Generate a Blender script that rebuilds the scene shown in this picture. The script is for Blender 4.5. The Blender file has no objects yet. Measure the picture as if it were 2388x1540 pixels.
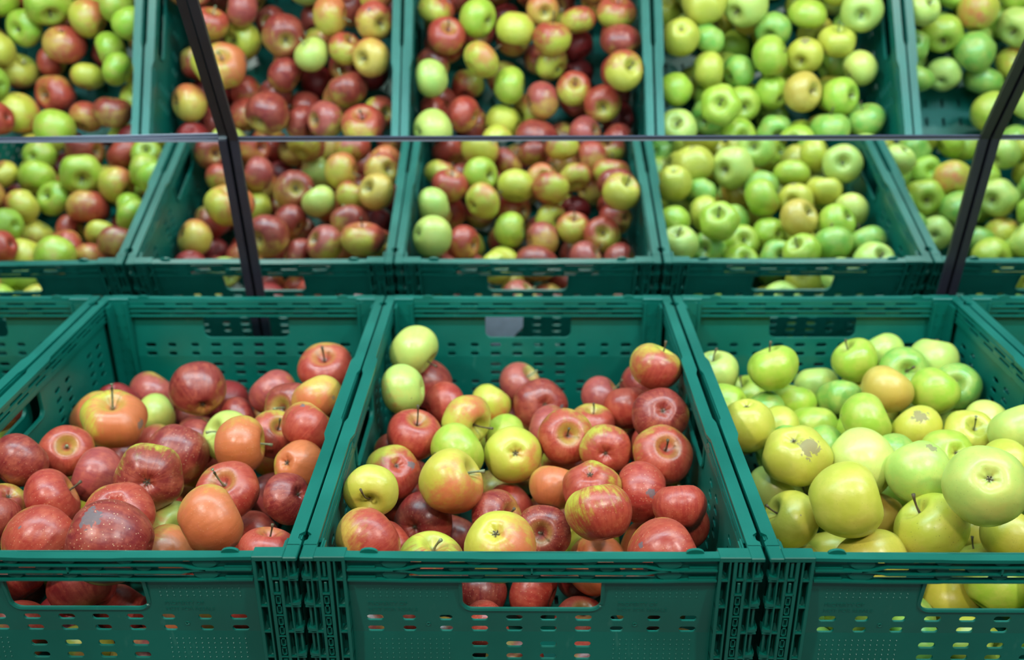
import bpy, bmesh, math, random, json
from mathutils import Vector, Matrix, Quaternion
sc = bpy.context.scene
COL = sc.collection
WZ = 0.95            # height of the crate rims above the floor
J = 0.2015           # half the crate pitch
def V(x, y, z): return Vector((x, y, z + WZ))

# ------------------------------------------------------------ helpers
def s2l(c):
    return tuple(((v/255)/12.92 if v/255 <= .04045 else ((v/255+.055)/1.055)**2.4) for v in c)
def tag(o, label=None, cat=None, group=None, kind=None):
    if label: o['label'] = label
    if cat: o['category'] = cat
    if group: o['group'] = group
    if kind: o['kind'] = kind
    return o
def link_mesh(name, bm, mat, parent=None, smooth=False, loc=None):
    me = bpy.data.meshes.new(name)
    bm.normal_update(); bm.to_mesh(me); bm.free()
    for p in me.polygons: p.use_smooth = smooth
    me.materials.append(mat)
    o = bpy.data.objects.new(name, me); COL.objects.link(o)
    if parent: o.parent = parent
    if loc is not None: o.location = loc
    return o
def empty(name, loc, rz=0):
    o = bpy.data.objects.new(name, None); COL.objects.link(o)
    o.location = loc; o.rotation_euler = (0, 0, rz); o.empty_display_size = .05
    return o
def box(bm, x0, x1, y0, y1, z0, z1, bev=0.0):
    vs = [bm.verts.new((x, y, z)) for x in (x0, x1) for y in (y0, y1) for z in (z0, z1)]
    fs = [(0,1,3,2),(4,6,7,5),(0,4,5,1),(2,3,7,6),(0,2,6,4),(1,5,7,3)]
    faces = [bm.faces.new([vs[i] for i in f]) for f in fs]
    if bev > 0:
        es = list({e for f in faces for e in f.edges})
        bmesh.ops.bevel(bm, geom=es, offset=bev, segments=1, affect='EDGES', profile=.5)
def prism(bm, pts, z0, z1, tr=None):
    """convex or simple polygon in xy extruded in z, tr maps (x,y,z)->coords"""
    tr = tr or (lambda p: p)
    a = [bm.verts.new(tr((x, y, z0))) for x, y in pts]; b = [bm.verts.new(tr((x, y, z1))) for x, y in pts]
    n = len(pts)
    bm.faces.new(a[::-1]); bm.faces.new(b)
    for i in range(n): bm.faces.new((a[i], a[(i+1) % n], b[(i+1) % n], b[i]))
def tube(bm, pts, rad, n=8, cap=True):
    rings = []
    up = Vector((0, 0, 1))
    for i, p in enumerate(pts):
        p = Vector(p)
        t = (Vector(pts[min(i+1, len(pts)-1)]) - Vector(pts[max(i-1, 0)])).normalized()
        a = t.cross(up if abs(t.z) < .9 else Vector((1, 0, 0))).normalized(); b = t.cross(a)
        r = rad[i] if isinstance(rad, (list, tuple)) else rad
        rings.append([bm.verts.new(p + a*math.cos(2*math.pi*k/n)*r + b*math.sin(2*math.pi*k/n)*r) for k in range(n)])
    for i in range(len(rings)-1):
        for k in range(n):
            bm.faces.new((rings[i][k], rings[i][(k+1) % n], rings[i+1][(k+1) % n], rings[i+1][k]))
    if cap: bm.faces.new(rings[0][::-1]); bm.faces.new(rings[-1])
def rrect(x0, x1, y0, y1, r, n=5, corners=(1,1,1,1)):
    pts = []
    for (cx, cy, a0, on) in ((x1-r, y1-r, 0, corners[0]), (x0+r, y1-r, 90, corners[1]), (x0+r, y0+r, 180, corners[2]), (x1-r, y0+r, 270, corners[3])):
        if not on:
            pts.append((x1 if a0 in (0, 270) else x0, y1 if a0 in (0, 90) else y0)); continue
        for k in range(n+1):
            a = math.radians(a0 + 90*k/n); pts.append((cx + r*math.cos(a), cy + r*math.sin(a)))
    return pts
def plate(bm, outline, holes, thick, bevel, tr):
    """flat plate with holes: outline/holes are 2D point lists, tr maps (u, v, w) to crate coords (w = thickness axis)"""
    cu = bpy.data.curves.new('tmp', 'CURVE'); cu.dimensions = '2D'; cu.fill_mode = 'BOTH'
    for pts in [outline] + holes:
        s = cu.splines.new('POLY'); s.points.add(len(pts)-1)
        for i, (x, y) in enumerate(pts): s.points[i].co = (x, y, 0, 1)
        s.use_cyclic_u = True
    cu.extrude = thick/2 - bevel; cu.bevel_depth = bevel; cu.bevel_resolution = 1; cu.offset = -bevel
    o = bpy.data.objects.new('tmp', cu); COL.objects.link(o)
    dg = bpy.context.evaluated_depsgraph_get(); dg.update()
    me = bpy.data.meshes.new_from_object(o.evaluated_get(dg))
    t = bmesh.new(); t.from_mesh(me)
    vm = [bm.verts.new(tr(tuple(v.co))) for v in t.verts]
    for f in t.faces:
        try: bm.faces.new([vm[v.index] for v in f.verts])
        except ValueError: pass
    t.free(); bpy.data.objects.remove(o); bpy.data.curves.remove(cu); bpy.data.meshes.remove(me)
def bend(bm, axis, cuts, fn):
    """cut all faces at given coordinate values, then displace"""
    for c in cuts:
        co = [0, 0, 0]; co[axis] = c; no = [0, 0, 0]; no[axis] = 1
        bmesh.ops.bisect_plane(bm, geom=bm.verts[:]+bm.edges[:]+bm.faces[:], plane_co=co, plane_no=no, dist=1e-6)
    for v in bm.verts: v.co = fn(v.co)

# ------------------------------------------------------------ materials
class N:
    def __init__(s, name):
        s.m = bpy.data.materials.new(name); s.m.use_nodes = True; s.t = s.m.node_tree; s.t.nodes.clear()
        s.out = s.t.nodes.new('ShaderNodeOutputMaterial'); s.b = s.t.nodes.new('ShaderNodeBsdfPrincipled')
        s.t.links.new(s.b.outputs[0], s.out.inputs[0])
    def n(s, ty, ins=None, **kw):
        nd = s.t.nodes.new('ShaderNode'+ty)
        for k, v in kw.items(): setattr(nd, k, v)
        for k, v in (ins or {}).items():
            if hasattr(v, 'is_output') or isinstance(v, bpy.types.NodeSocket): s.t.links.new(v, nd.inputs[k])
            else: nd.inputs[k].default_value = v
        return nd
    def math(s, op, a, b=0.0, c=None, clamp=False):
        d = {0: a, 1: b}
        if c is not None: d[2] = c
        return s.n('Math', d, operation=op, use_clamp=clamp).outputs[0]
    def vm(s, op, a, b=None):
        nd = s.n('VectorMath', {0: a} if b is None else {0: a, 1: b}, operation=op)
        return nd.outputs['Value'] if op in ('DOT_PRODUCT', 'LENGTH', 'DISTANCE') else nd.outputs[0]
    def mix(s, f, a, b):
        nd = s.t.nodes.new('ShaderNodeMix'); nd.data_type = 'RGBA'
        for i, v in ((0, f), (6, a), (7, b)):
            if isinstance(v, bpy.types.NodeSocket): s.t.links.new(v, nd.inputs[i])
            else: nd.inputs[i].default_value = v if i == 0 else (*v[:3], 1)
        return nd.outputs[2]
    def smooth(s, v, a, b):
        return s.n('MapRange', {0: v, 1: a, 2: b, 3: 0.0, 4: 1.0}, interpolation_type='SMOOTHSTEP').outputs[0]
    def attr(s, name):
        return s.n('Attribute', attribute_type='OBJECT', attribute_name='["%s"]' % name)
    def set(s, **kw):
        for k, v in kw.items():
            k = k.replace('_', ' ')
            if isinstance(v, bpy.types.NodeSocket): s.t.links.new(v, s.b.inputs[k])
            else: s.b.inputs[k].default_value = v
        return s.m

def crate_material():
    a = N('crate_plastic'); co = a.n('TexCoord').outputs['Object']
    big = a.n('TexNoise', {'Vector': co, 'Scale': 9.0, 'Detail': 4.0}).outputs['Fac']
    fine = a.n('TexNoise', {'Vector': co, 'Scale': 260.0, 'Detail': 3.0}).outputs['Fac']
    st = a.n('Mapping', {'Vector': co, 'Scale': (1, .12, .3)})
    scr = a.n('TexNoise', {'Vector': st.outputs[0], 'Scale': 190.0, 'Detail': 2.0}).outputs['Fac']
    c = a.mix(a.smooth(big, .3, .7), s2l((0, 86, 74)), s2l((0, 98, 85)))
    dust = a.math('MULTIPLY', a.smooth(scr, .64, .78), a.smooth(big, .42, .62))
    c = a.mix(a.math('MULTIPLY', dust, .07), c, s2l((120, 165, 150)))
    bump = a.n('Bump', {'Height': fine, 'Strength': .09, 'Distance': .0006}).outputs[0]
    rough = a.n('MapRange', {0: big, 1: .3, 2: .7, 3: .32, 4: .44}).outputs[0]
    return a.set(Base_Color=(c), Roughness=rough, Normal=bump, Specular_IOR_Level=.5)
def apple_material():
    a = N('apple_skin'); co = a.n('TexCoord').outputs['Object']
    rnd = a.n('ObjectInfo').outputs['Random']
    off = a.n('CombineXYZ', {0: a.math('MULTIPLY', rnd, 37.0), 1: a.math('MULTIPLY', rnd, 91.0), 2: a.math('MULTIPLY', rnd, 53.0)}).outputs[0]
    cs = a.vm('ADD', co, off)
    nrm = a.vm('NORMALIZE', co)
    g = a.attr('ground').outputs['Color']; bl = a.attr('blush').outputs['Color']
    bd = a.attr('blush_dir').outputs['Vector']; sd = a.attr('scar_dir').outputs['Vector']
    cov = a.attr('cover').outputs['Fac']; fr = a.attr('freckle').outputs['Fac']; sk = a.attr('streak').outputs['Fac']; ss = a.attr('scar').outputs['Fac']
    sep = a.n('SeparateXYZ', {0: co}); x, y, z = sep.outputs
    rho = a.math('SQRT', a.math('ADD', a.math('MULTIPLY', x, x), a.math('MULTIPLY', y, y)))
    low = a.n('TexNoise', {'Vector': cs, 'Scale': 1.9, 'Detail': 5.0, 'Roughness': .62}).outputs['Fac']
    # streaks running from pole to pole
    xy = a.vm('NORMALIZE', a.n('CombineXYZ', {0: x, 1: y, 2: 0.0}).outputs[0])
    sv = a.vm('ADD', a.n('VectorMath', {0: xy, 3: 9.0}, operation='SCALE').outputs[0], a.n('CombineXYZ', {0: 0.0, 1: 0.0, 2: a.math('ADD', a.math('MULTIPLY', z, 1.3), a.math('MULTIPLY', rnd, 60.0))}).outputs[0])
    stn = a.n('TexNoise', {'Vector': sv, 'Scale': 1.0, 'Detail': 3.5, 'Roughness': .6}).outputs['Fac']
    d = a.vm('DOT_PRODUCT', nrm, bd)
    v = a.math('ADD', d, a.math('MULTIPLY', a.math('SUBTRACT', low, .5), 2.5))
    v = a.math('ADD', v, a.math('MULTIPLY', a.math('MULTIPLY', a.math('SUBTRACT', stn, .5), 2.0), sk))
    v = a.math('ADD', v, a.math('SUBTRACT', a.math('MULTIPLY', cov, 2.15), 1.22))
    m = a.math('MULTIPLY', a.smooth(v, -.60, .62), a.smooth(cov, 0.0, .12))
    # ground colour drifts between greener and warmer
    g2 = a.mix(a.smooth(low, .35, .7), g, a.mix(.35, g, s2l((222, 196, 96))))
    # hollow round the stem is greener and paler
    cav = a.math('MULTIPLY', a.smooth(z, .45, .75), a.math('SUBTRACT', 1.0, a.smooth(rho, .12, .55)))
    g2 = a.mix(a.math('MULTIPLY', cav, .6), g2, s2l((150, 150, 66)))
    m = a.math('MULTIPLY', m, a.math('SUBTRACT', 1.0, a.math('MULTIPLY', cav, .75)))
    bvar = a.mix(a.smooth(a.math('ADD', a.math('MULTIPLY', stn, .5), a.math('MULTIPLY', low, .5)), .38, .62), a.mix(.14, bl, (0.01, 0.0, 0.0)), a.mix(.22, bl, s2l((206, 110, 74))))
    veil = a.n('TexNoise', {'Vector': cs, 'Scale': 3.4, 'Detail': 6.0, 'Roughness': .7}).outputs['Fac']
    bvar = a.mix(a.math('MULTIPLY', a.smooth(veil, .46, .72), .42), bvar, a.mix(.84, g2, s2l((196, 72, 74))))
    c = a.mix(a.math('MULTIPLY', m, .97), g2, bvar)
    c = a.mix(a.math('MULTIPLY', a.smooth(veil, .5, .75), a.math('MULTIPLY', a.math('SUBTRACT', 1.0, m), .22)), c, s2l((170, 168, 70)))
    # lenticels
    vo = a.n('TexVoronoi', {'Vector': cs, 'Scale': 12.5, 'Randomness': .95}, feature='F1')
    vr = a.n('SeparateColor', {0: vo.outputs['Color']}).outputs[0]
    dot = a.math('MULTIPLY', a.math('SUBTRACT', 1.0, a.smooth(vo.outputs['Distance'], .08, .20)), a.smooth(vr, .25, .5))
    dot = a.math('MULTIPLY', dot, a.math('MULTIPLY', fr, 1.0))
    dcol = a.mix(a.smooth(cov, .05, .3), s2l((112, 112, 52)), s2l((226, 178, 138)))
    c = a.mix(dot, c, dcol)
    # fine russet scratches on the strongly freckled
    ru = a.n('TexNoise', {'Vector': cs, 'Scale': 6.0, 'Detail': 6.0, 'Distortion': 2.2}).outputs['Fac']
    rl = a.math('SUBTRACT', 1.0, a.smooth(a.math('ABSOLUTE', a.math('SUBTRACT', ru, .5)), .0, .018))
    rl = a.math('MULTIPLY', a.math('MULTIPLY', rl, a.smooth(low, .5, .66)), a.math('MULTIPLY', a.smooth(fr, .45, .95), .55))
    c = a.mix(rl, c, s2l((190, 130, 96)))
    # a scar patch with ragged edge
    sdst = a.math('ADD', a.vm('DISTANCE', nrm, sd), a.math('MULTIPLY', a.math('SUBTRACT', a.n('TexNoise', {'Vector': cs, 'Scale': 5.5, 'Detail': 4.0, 'Distortion': 1.0}).outputs['Fac'], .5), a.math('MULTIPLY', ss, 2.6)))
    scm = a.math('MULTIPLY', a.math('LESS_THAN', sdst, a.math('MULTIPLY', ss, .92)), a.math('GREATER_THAN', ss, .001))
    scc = a.mix(a.smooth(cov, .5, .6), s2l((134, 112, 82)), s2l((92, 88, 92)))
    c = a.mix(a.math('MULTIPLY', scm, .8), c, scc)
    # brown rim deep in both hollows
    pit = a.math('SUBTRACT', 1.0, a.smooth(rho, .03, .16))
    c = a.mix(a.math('MULTIPLY', pit, .75), c, s2l((72, 58, 38)))
    bump = a.n('Bump', {'Height': a.n('TexNoise', {'Vector': cs, 'Scale': 5.0, 'Detail': 2.0}).outputs['Fac'], 'Strength': .10, 'Distance': .003}).outputs[0]
    ro = a.n('MapRange', {0: low, 1: .3, 2: .7, 3: .30, 4: .42}).outputs[0]
    ro = a.math('ADD', ro, a.math('MULTIPLY', scm, .3))
    return a.set(Base_Color=c, Roughness=ro, Normal=bump, Specular_IOR_Level=.62)
def plain(name, col, rough=.6, metal=0.0, var=.12, scale=40.0):
    a = N(name); co = a.n('TexCoord').outputs['Object']
    no = a.n('TexNoise', {'Vector': co, 'Scale': scale, 'Detail': 3.0}).outputs['Fac']
    c = a.mix(a.smooth(no, .3, .7), tuple(v*(1-var) for v in s2l(col)), tuple(min(1, v*(1+var)) for v in s2l(col)))
    return a.set(Base_Color=c, Roughness=rough, Metallic=metal)
M_crate = crate_material(); M_apple = apple_material()
M_stem = plain('stem_bark', (92, 74, 52), .7, 0, .35, 9.0)
M_stemg = plain('stem_pale_bark', (128, 128, 92), .65, 0, .25, 9.0)
M_calyx = plain('dry_calyx', (88, 78, 62), .85, 0, .35, 12.0)
M_dark = plain('dark_trim', (66, 66, 84), .45, .1, .06)
M_black = plain('black_aluminium', (34, 32, 42), .38, .0, .08)
M_steel = plain('brushed_trim', (128, 128, 142), .5, .2, .06)
M_shelf = plain('shelf_laminate', (26, 27, 28), .6)
M_floor = plain('floor_tile', (150, 148, 142), .45, 0, .05, 3.0)
M_wall = plain('wall_paint', (70, 72, 74), .8, 0, .04, 2.0)
M_paper = plain('label_paper', (206, 204, 220), .8, 0, .06, 60.0)
M_lamp = N('lamp_housing').set(Base_Color=(.02, .02, .02, 1), Roughness=.4)
mm = N('mirror_glass'); mm.t.nodes.remove(mm.b)
gl = mm.n('BsdfGlossy', {'Color': (.88, .92, .93, 1), 'Roughness': 0.0}); mm.t.links.new(gl.outputs[0], mm.out.inputs[0]); M_mirror = mm.m

# ------------------------------------------------------------ setting
bm = bmesh.new(); box(bm, -3.5, 3.5, -3.5, 1.6, -.05, 0); tag(link_mesh('floor', bm, M_floor), kind='structure')
bm = bmesh.new(); box(bm, -3.5, 3.5, 1.0, 1.1, 0.0, 2.9); tag(link_mesh('wall_back', bm, M_wall), kind='structure')
bm = bmesh.new()
zt = WZ - .215
box(bm, -1.25, 1.25, .0, .72, zt-.03, zt-.0005); box(bm, -1.25, 1.25, .02, .04, .1, zt-.03); box(bm, -1.25, 1.25, .05, .9, 0.0, .1)
box(bm, -1.25, -1.22, .04, .9, .1, zt-.03); box(bm, 1.22, 1.25, .04, .9, .1, zt-.03); box(bm, -1.25, 1.25, .86, .9, .1, zt-.03)
sh = link_mesh('display_stand', bm, M_shelf); tag(sh, 'dark display stand carrying the row of green apple crates', 'display stand')

# ------------------------------------------------------------ crates
H = .215
def notch_order(pts):
    # rrect order: top right, top left, lower left arc, lower right arc; walk from top right clockwise
    return [pts[0]] + pts[2:][::-1] + [pts[1]]
def end_wall_bm():
    """front end wall, outer face at y=0, in crate coordinates (x centre, y from the front, z down from the rim)"""
    bm = bmesh.new(); tr = lambda p: (p[0], p[2] + .0065, p[1])
    # main panel below the rib band
    holes = []
    def slot(xc, zc, w, h=.0064): return rrect(xc-w/2, xc+w/2, zc-h/2, zc+h/2, h/2-.0002, 5)
    rows = [(-.0722, 1), (-.0855, 1), (-.1030, 0), (-.1165, 0), (-.1315, 2), (-.1450, 2), (-.160, 0), (-.1735, 0), (-.187, 1)]
    for z, k in rows:
        for s in (-1, 1):
            for x in ((.0153, .0465) if k == 0 else (.0153, .0465, .0765, .1095, .1400)):
                if k == 2 and x == .1400: continue
                holes.append(slot(s*x, z, .0118 if x in (.0765, .1095) else .0150))
    nt = [p for p in rrect(-.061, .061, -.0610, -.0264, .009, 5, (0, 0, 1, 1))]
    plate(bm, [(-.161, -.0264), (-.161, -.207), (.161, -.207), (.161, -.0264)] + notch_order(nt), holes, .0026, .0004, tr)
    # bring the wall to its folded profile: crease at z = -.085
    def f(co):
        y = co.y
        if co.z > -.089: y += .0050*min(1, max(0, (-.03-co.z)/.059))
        else: y += .0050*max(0, 1-(-.089-co.z)/.11)
        return Vector((co.x, y, co.z))
    bend(bm, 2, (-.03, -.089, -.199), f)
    # raised lip round the hand hole
    pts = [(-.0615, .0035, -.0264)]
    for (x, z) in rrect(-.0625, .0625, -.0627, -.0264, .0105, 6, (0, 0, 1, 1)):
        if z < -.0266: pts.append((x, .0055 + .0050*max(0, (-.03-z)/.055), z))
    pts.append((.0625, .0035, -.0264)); pts[0] = (-.0625, .0035, -.0264)
    tube(bm, pts, .0019, 6)
    # grip dots
    def dot(x, z, y):
        r = .00085
        a = bm.verts.new((x, y-r*1.3, z)); rg = [bm.verts.new((x+r*math.cos(k*math.pi/3), y, z+r*math.sin(k*math.pi/3))) for k in range(6)]
        for k in range(6): bm.faces.new((a, rg[(k+1) % 6], rg[k]))
    for s in (-1, 1):
        for i in range(13):
            for j in range(3): dot(s*(.0745+.00588*i), -.0375-.0045*j, .0053+.0050*(.0075+.0045*j)/.059)
        for i in range(13):
            for j in range(7): dot(s*(.0745+.00570*i), -.0975-.0052*j, .0053+.0050*(1-(.0085+.0052*j)/.11))
        tube(bm, [(s*.0925+.0016*math.cos(t*math.pi/6), .0092, -.0795+.0016*math.sin(t*math.pi/6)) for t in range(13)], .0006, 5, False)
    # rib band
    bh = []
    for s in (-1, 1):
        def R_(x0, x1, z0, z1, q=.0012): bh.append(rrect(min(s*x0, s*x1), max(s*x0, s*x1), z0, z1, q, 2))
        R_(.0060, .0440, -.0094, -.0048); R_(.0545, .1075, -.0094, -.0048)
        R_(.0010, .0160, -.0167, -.0118); R_(.0285, .0550, -.0167, -.0118); R_(.0765, .1010, -.0167, -.0118)
        R_(.0075, .0420, -.0242, -.0192); R_(.0540, .1075, -.0242, -.0192)
    plate(bm, [(-.161, -.003), (-.161, -.0266), (.161, -.0266), (.161, -.003)], bh, .0016, .0003, lambda p: (p[0], p[2]+.0060, p[1]))
    bi = []  # inner plate added, holes staggered to keep light out of the band openings
    for s in (-1, 1):
        for x0, x1, z0, z1 in ((.022, .050, -.0100, -.0066), (.070, .095, -.0100, -.0066), (.110, .140, -.0100, -.0066), (.004, .026, -.0168, -.0134), (.046, .072, -.0168, -.0134), (.096, .120, -.0168, -.0134), (.024, .050, -.0236, -.0202), (.070, .098, -.0236, -.0202), (.118, .148, -.0236, -.0202)):
            bi.append(rrect(min(s*x0, s*x1), max(s*x0, s*x1), z0, z1, .0012, 2))
    plate(bm, [(-.161, -.003), (-.161, -.0268), (.161, -.0268), (.161, -.003)], bi, .0014, .0003, lambda p: (p[0], p[2]+.0128, p[1]))
    for z in (-.0116, -.0185, -.0258): box(bm, -.161, .161, .0134, .0158, z-.0006, z+.0006)
    def rib(pts, w=.0013):
        for i in range(len(pts)-1):
            (xa, za), (xb, zb) = pts[i], pts[i+1]
            if xa > xb: xa, za, xb, zb = xb, zb, xa, za
            for q in (0,):
                vs = [bm.verts.new(c) for c in ((xa, .0, za-w/2), (xb, .0, zb-w/2), (xb, .0, zb+w/2), (xa, .0, za+w/2), (xa, .0058, za-w/2), (xb, .0058, zb-w/2), (xb, .0058, zb+w/2), (xa, .0058, za+w/2))]
                for fc in ((0,1,2,3), (4,7,6,5), (0,4,5,1), (3,2,6,7), (0,3,7,4), (1,5,6,2)): bm.faces.new([vs[k] for k in fc])
    for s in (-1, 1):
        rib([(0, -.0102), (s*.048, -.0102), (s*.052, -.0098), (s*.098, -.0098), (s*.110, -.0132), (s*.120, -.0142), (s*.160, -.0140)])
        rib([(0, -.0174), (s*.048, -.0174), (s*.052, -.0176), (s*.098, -.0178), (s*.108, -.0152), (s*.120, -.0142)])
        rib([(0, -.0252), (s*.048, -.0252), (s*.054, -.0256), (s*.108, -.0256), (s*.130, -.0250), (s*.160, -.0246)], .0016)
    rib([(-.0008, -.0150), (.0008, -.0150)], .0070)
    def lens(xc, zc, a, b, y=.0026):
        n = 14; c0 = bm.verts.new((xc, y-.0004, zc)); r1 = [bm.verts.new((xc+a*math.cos(2*math.pi*k/n), y, zc+b*math.sin(2*math.pi*k/n))) for k in range(n)]
        r2 = [bm.verts.new((xc+a*1.35*math.cos(2*math.pi*k/n), .0060, zc+b*math.sin(2*math.pi*k/n))) for k in range(n)]
        for k in range(n):
            bm.faces.new((c0, r1[(k+1) % n], r1[k])); bm.faces.new((r1[k], r1[(k+1) % n], r2[(k+1) % n], r2[k]))
    for s in (-1, 1):
        lens(s*.0495, -.0068, .0065, .0028); lens(s*.0225, -.0138, .0065, .0030); lens(s*.0655, -.0138, .0065, .0030)
        lens(s*.0480, -.0214, .0065, .0030); lens(s*.1190, -.0084, .0105, .0050); lens(s*.1190, -.0200, .0105, .0050)
        for (x0, x1, z) in ((.136, .160, -.0145), (.136, .160, -.0250)): box(bm, min(s*x0, s*x1), max(s*x0, s*x1), .0025, .0040, z, z+.0030)
    lens(0, -.0068, .0065, .0028); lens(0, -.0214, .0065, .0030)
    # top flange with two locating bumps and drooping middle
    n = 24
    top = [(-.161+.322*k/n) for k in range(n+1)]
    def zt_(x): return -.0012*max(0, 1-(abs(x)/.155)**4) - (.0006 if abs(x) < .052 else 0)
    for k in range(n):
        xa, xb = top[k], top[k+1]
        vs = [bm.verts.new(c) for c in ((xa, 0, zt_(xa)-.0030), (xb, 0, zt_(xb)-.0030), (xb, .0100, zt_(xb)-.0030), (xa, .0100, zt_(xa)-.0030), (xa, .0005, zt_(xa)), (xb, .0005, zt_(xb)), (xb, .0097, zt_(xb)), (xa, .0097, zt_(xa)))]
        for fc in ((0,3,2,1), (4,5,6,7), (0,1,5,4), (3,7,6,2)): bm.faces.new([vs[q] for q in fc])
    for s in (-1, 1):
        prism(bm, [(s*.141+.0078*math.cos(a*math.pi/8), .0040*math.sin(a*math.pi/8)) for a in range(9)], .0070, .0098, lambda p: (p[0], p[2], p[1]-.0004))
    # inner lip under the flange
    return bm
def side_wall_bm():
    """left side wall, outer face at x=-.2"""
    bm = bmesh.new(); X0 = -.1925
    tr = lambda p: (X0 + p[2], p[0], p[1])
    holes = []
    def slot(yc, zc, w=.014, h=.0062): return rrect(yc-w/2, yc+w/2, zc-h/2, zc+h/2, h/2-.0002, 5)
    for s in (-1, 1):
        for z, k in ((-.050, 0), (-.064, 0), (-.078, 0), (-.092, 0), (-.110, 1), (-.124, 1), (-.142, 0), (-.156, 0), (-.172, 1), (-.186, 1)):
            for d in ((.105, .135, .205, .235) if k == 0 else (.020, .050, .080, .110, .165, .195, .225)):
                if k == 0 and z > -.06 and d < .09: continue
                holes.append(slot(.3+s*d, z))
    nt = rrect(.240, .360, -.0600, -.026, .009, 5, (0, 0, 1, 1))
    plate(bm, [(.036, -.026), (.036, -.207), (.564, -.207), (.564, -.026)] + notch_order(nt), holes, .0024, .0004, tr)
    bend(bm, 0, (), lambda c: c)
    # band with stepped ribs seen from inside
    gh = []
    y = .060
    while y < .53:
        gh.append(rrect(y, y+.030, -.0115, -.0085, .0012, 2)); gh.append(rrect(y+.016, y+.044, -.0180, -.0150, .0012, 2)); y += .046
    plate(bm, [(.036, -.003), (.036, -.0262), (.564, -.0262), (.564, -.003)], gh, .002, .0003, lambda p: (-.1890+p[2], p[0], p[1]))
    for z, x1 in ((-.0065, -.1868), (-.0130, -.1872), (-.0200, -.1876), (-.0262, -.1880)):
        for (ya, yb) in ((.030, .205), (.215, .385), (.395, .570)): box(bm, -.1930, x1, ya, yb, z-.0007, z+.0007)
    # top rail: flat, widening towards the hand hole, with the long notch on the outside
    out = [(-.2, .018), (-.2, .024), (-.1958, .028), (-.1958, .034), (-.2, .038), (-.2, .236), (-.1975, .246), (-.1975, .354), (-.2, .364), (-.2, .562), (-.1958, .566), (-.1958, .572), (-.2, .576), (-.2, .582)]
    inn = [(-.1880, .582), (-.1880, .400), (-.1850, .388), (-.1850, .212), (-.1880, .200), (-.1880, .018)]
    prism(bm, out+inn, -.0040, -.0002)
    box(bm, -.1985, -.1968, .03, .57, -.030, -.003)
    # lip round the hand hole and vertical stiffeners
    pts = [(-.1905, yy, zz + .0) for yy, zz in rrect(.2385, .3615, -.0615, -.0262, .0105, 6, (0, 0, 1, 1)) if zz < -.0264]
    tube(bm, [(-.1905, .2385, -.0262)] + pts + [(-.1905, .3615, -.0262)], .0018, 6)
    for yy in (.042, .200, .400, .558): box(bm, -.1990, -.1930, yy-.001, yy+.001, -.205, -.004)
    return bm
def post_bm():
    """front left corner post"""
    bm = bmesh.new(); x0, x1 = -.2, -.161
    box(bm, x0+.003, x0+.0092, .0105, .0125, -.207, -.002); box(bm, x0+.0155, x0+.0300, .0105, .0125, -.207, -.002)
    box(bm, x0+.003, x0+.005, .004, .036, -.207, -.002)         # outer flank
    box(bm, x0, x0+.0125, .0, .020, -.0045, -.0002, .0008); box(bm, x0+.0120, x1+.0002, .0, .0145, -.0045, .0006, .0006)
    ribs = [(x0+.0088, .0014), (x0+.0158, .0026), (x0+.0248, .0030), (x0+.0294, .0016), (x0+.0375, .0030)]
    for x, w in ribs: box(bm, x-w/2, x+w/2, .0003, .0115, -.207, -.0042, .0003)
    zs = [-.0245-.0287*k for k in range(7)]
    for k, z in enumerate(zs):
        box(bm, x0+.0008, x0+.0160, .0006, .0110, z-.0008, z+.0008)
        box(bm, x0+.0300, x1, .0006, .0110, z-.0008, z+.0008)
        # gussets
        for xa, xb in ((x0+.0098, x0+.0148), (x0+.0304, x0+.0362)):
            p = [(xa, .0015, z), (xb, .0015, z), (xb, .0108, z+.0045), (xa, .0108, z), (xb, .0108, z)]
            v = [bm.verts.new(c) for c in p]
            for fc in ((0, 1, 2), (0, 2, 3), (1, 4, 2), (0, 3, 4, 1)): bm.faces.new([v[i] for i in fc])
        # rounded shoulder to the side
        zt2 = z + .0245 if k else -.0042
        prism(bm, [(x0+.0088, z), (x0+.0088, z+.004), (x0+.0045, z+.0040), (x0+.0015, z+.0050), (x0+.0004, z+.0075), (x0+.0004, z+.0030), (x0+.002, z+.0008), (x0+.005, z)], .0006, .011, lambda p: (p[0], p[2], p[1]))
    # narrow column: latch slots
    xc = x0+.0205
    for z0, z1 in ((-.0215, -.0060), (-.0380, -.0275)):
        box(bm, xc-.0016, xc+.0010, .0012, .010, z0, z1, .0004)
    k = 0; z = -.0425
    while z > -.200:
        hb = .0085
        box(bm, xc-.0026, xc-.0018, .0008, .0108, z-hb, z); box(bm, xc+.0010, xc+.0018, .0008, .0108, z-hb, z)
        box(bm, xc-.0026, xc+.0018, .0008, .0108, z-hb, z-hb+.0008); box(bm, xc-.0026, xc+.0018, .0008, .0108, z-.0008, z)
        tube(bm, [(xc-.0008, .004, z-.0015), (xc+.0002, .0035, z-.0042), (xc-.0008, .004, z-.0070)], .0009, 5)
        z -= hb + .0018; k += 1
        if k % 2 == 0:
            box(bm, xc-.0034, xc+.0034, .0004, .0108, z-.0009, z+.0002); z -= .0030
    for z in (-.0235, -.0395): box(bm, x0+.0165, x0+.0240, .0003, .0110, z-.0009, z+.0009)
    # inner faces towards the fruit
    box(bm, x0+.0140, x0+.0155, .010, .034, -.207, -.0045); box(bm, x0+.012, x1, .0150, .0168, -.207, -.0045)
    for z in [-.02-.018*k for k in range(10)]: box(bm, x0+.020, x0+.0225, .0166, .0176, z-.0045, z); box(bm, x0+.029, x0+.0315, .0166, .0176, z-.0045, z)
    box(bm, x0+.0345, x0+.0370, .0160, .0190, -.207, -.0045); box(bm, x0+.0150, x0+.0172, .0160, .0330, -.207, -.006)
    return bm
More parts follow.
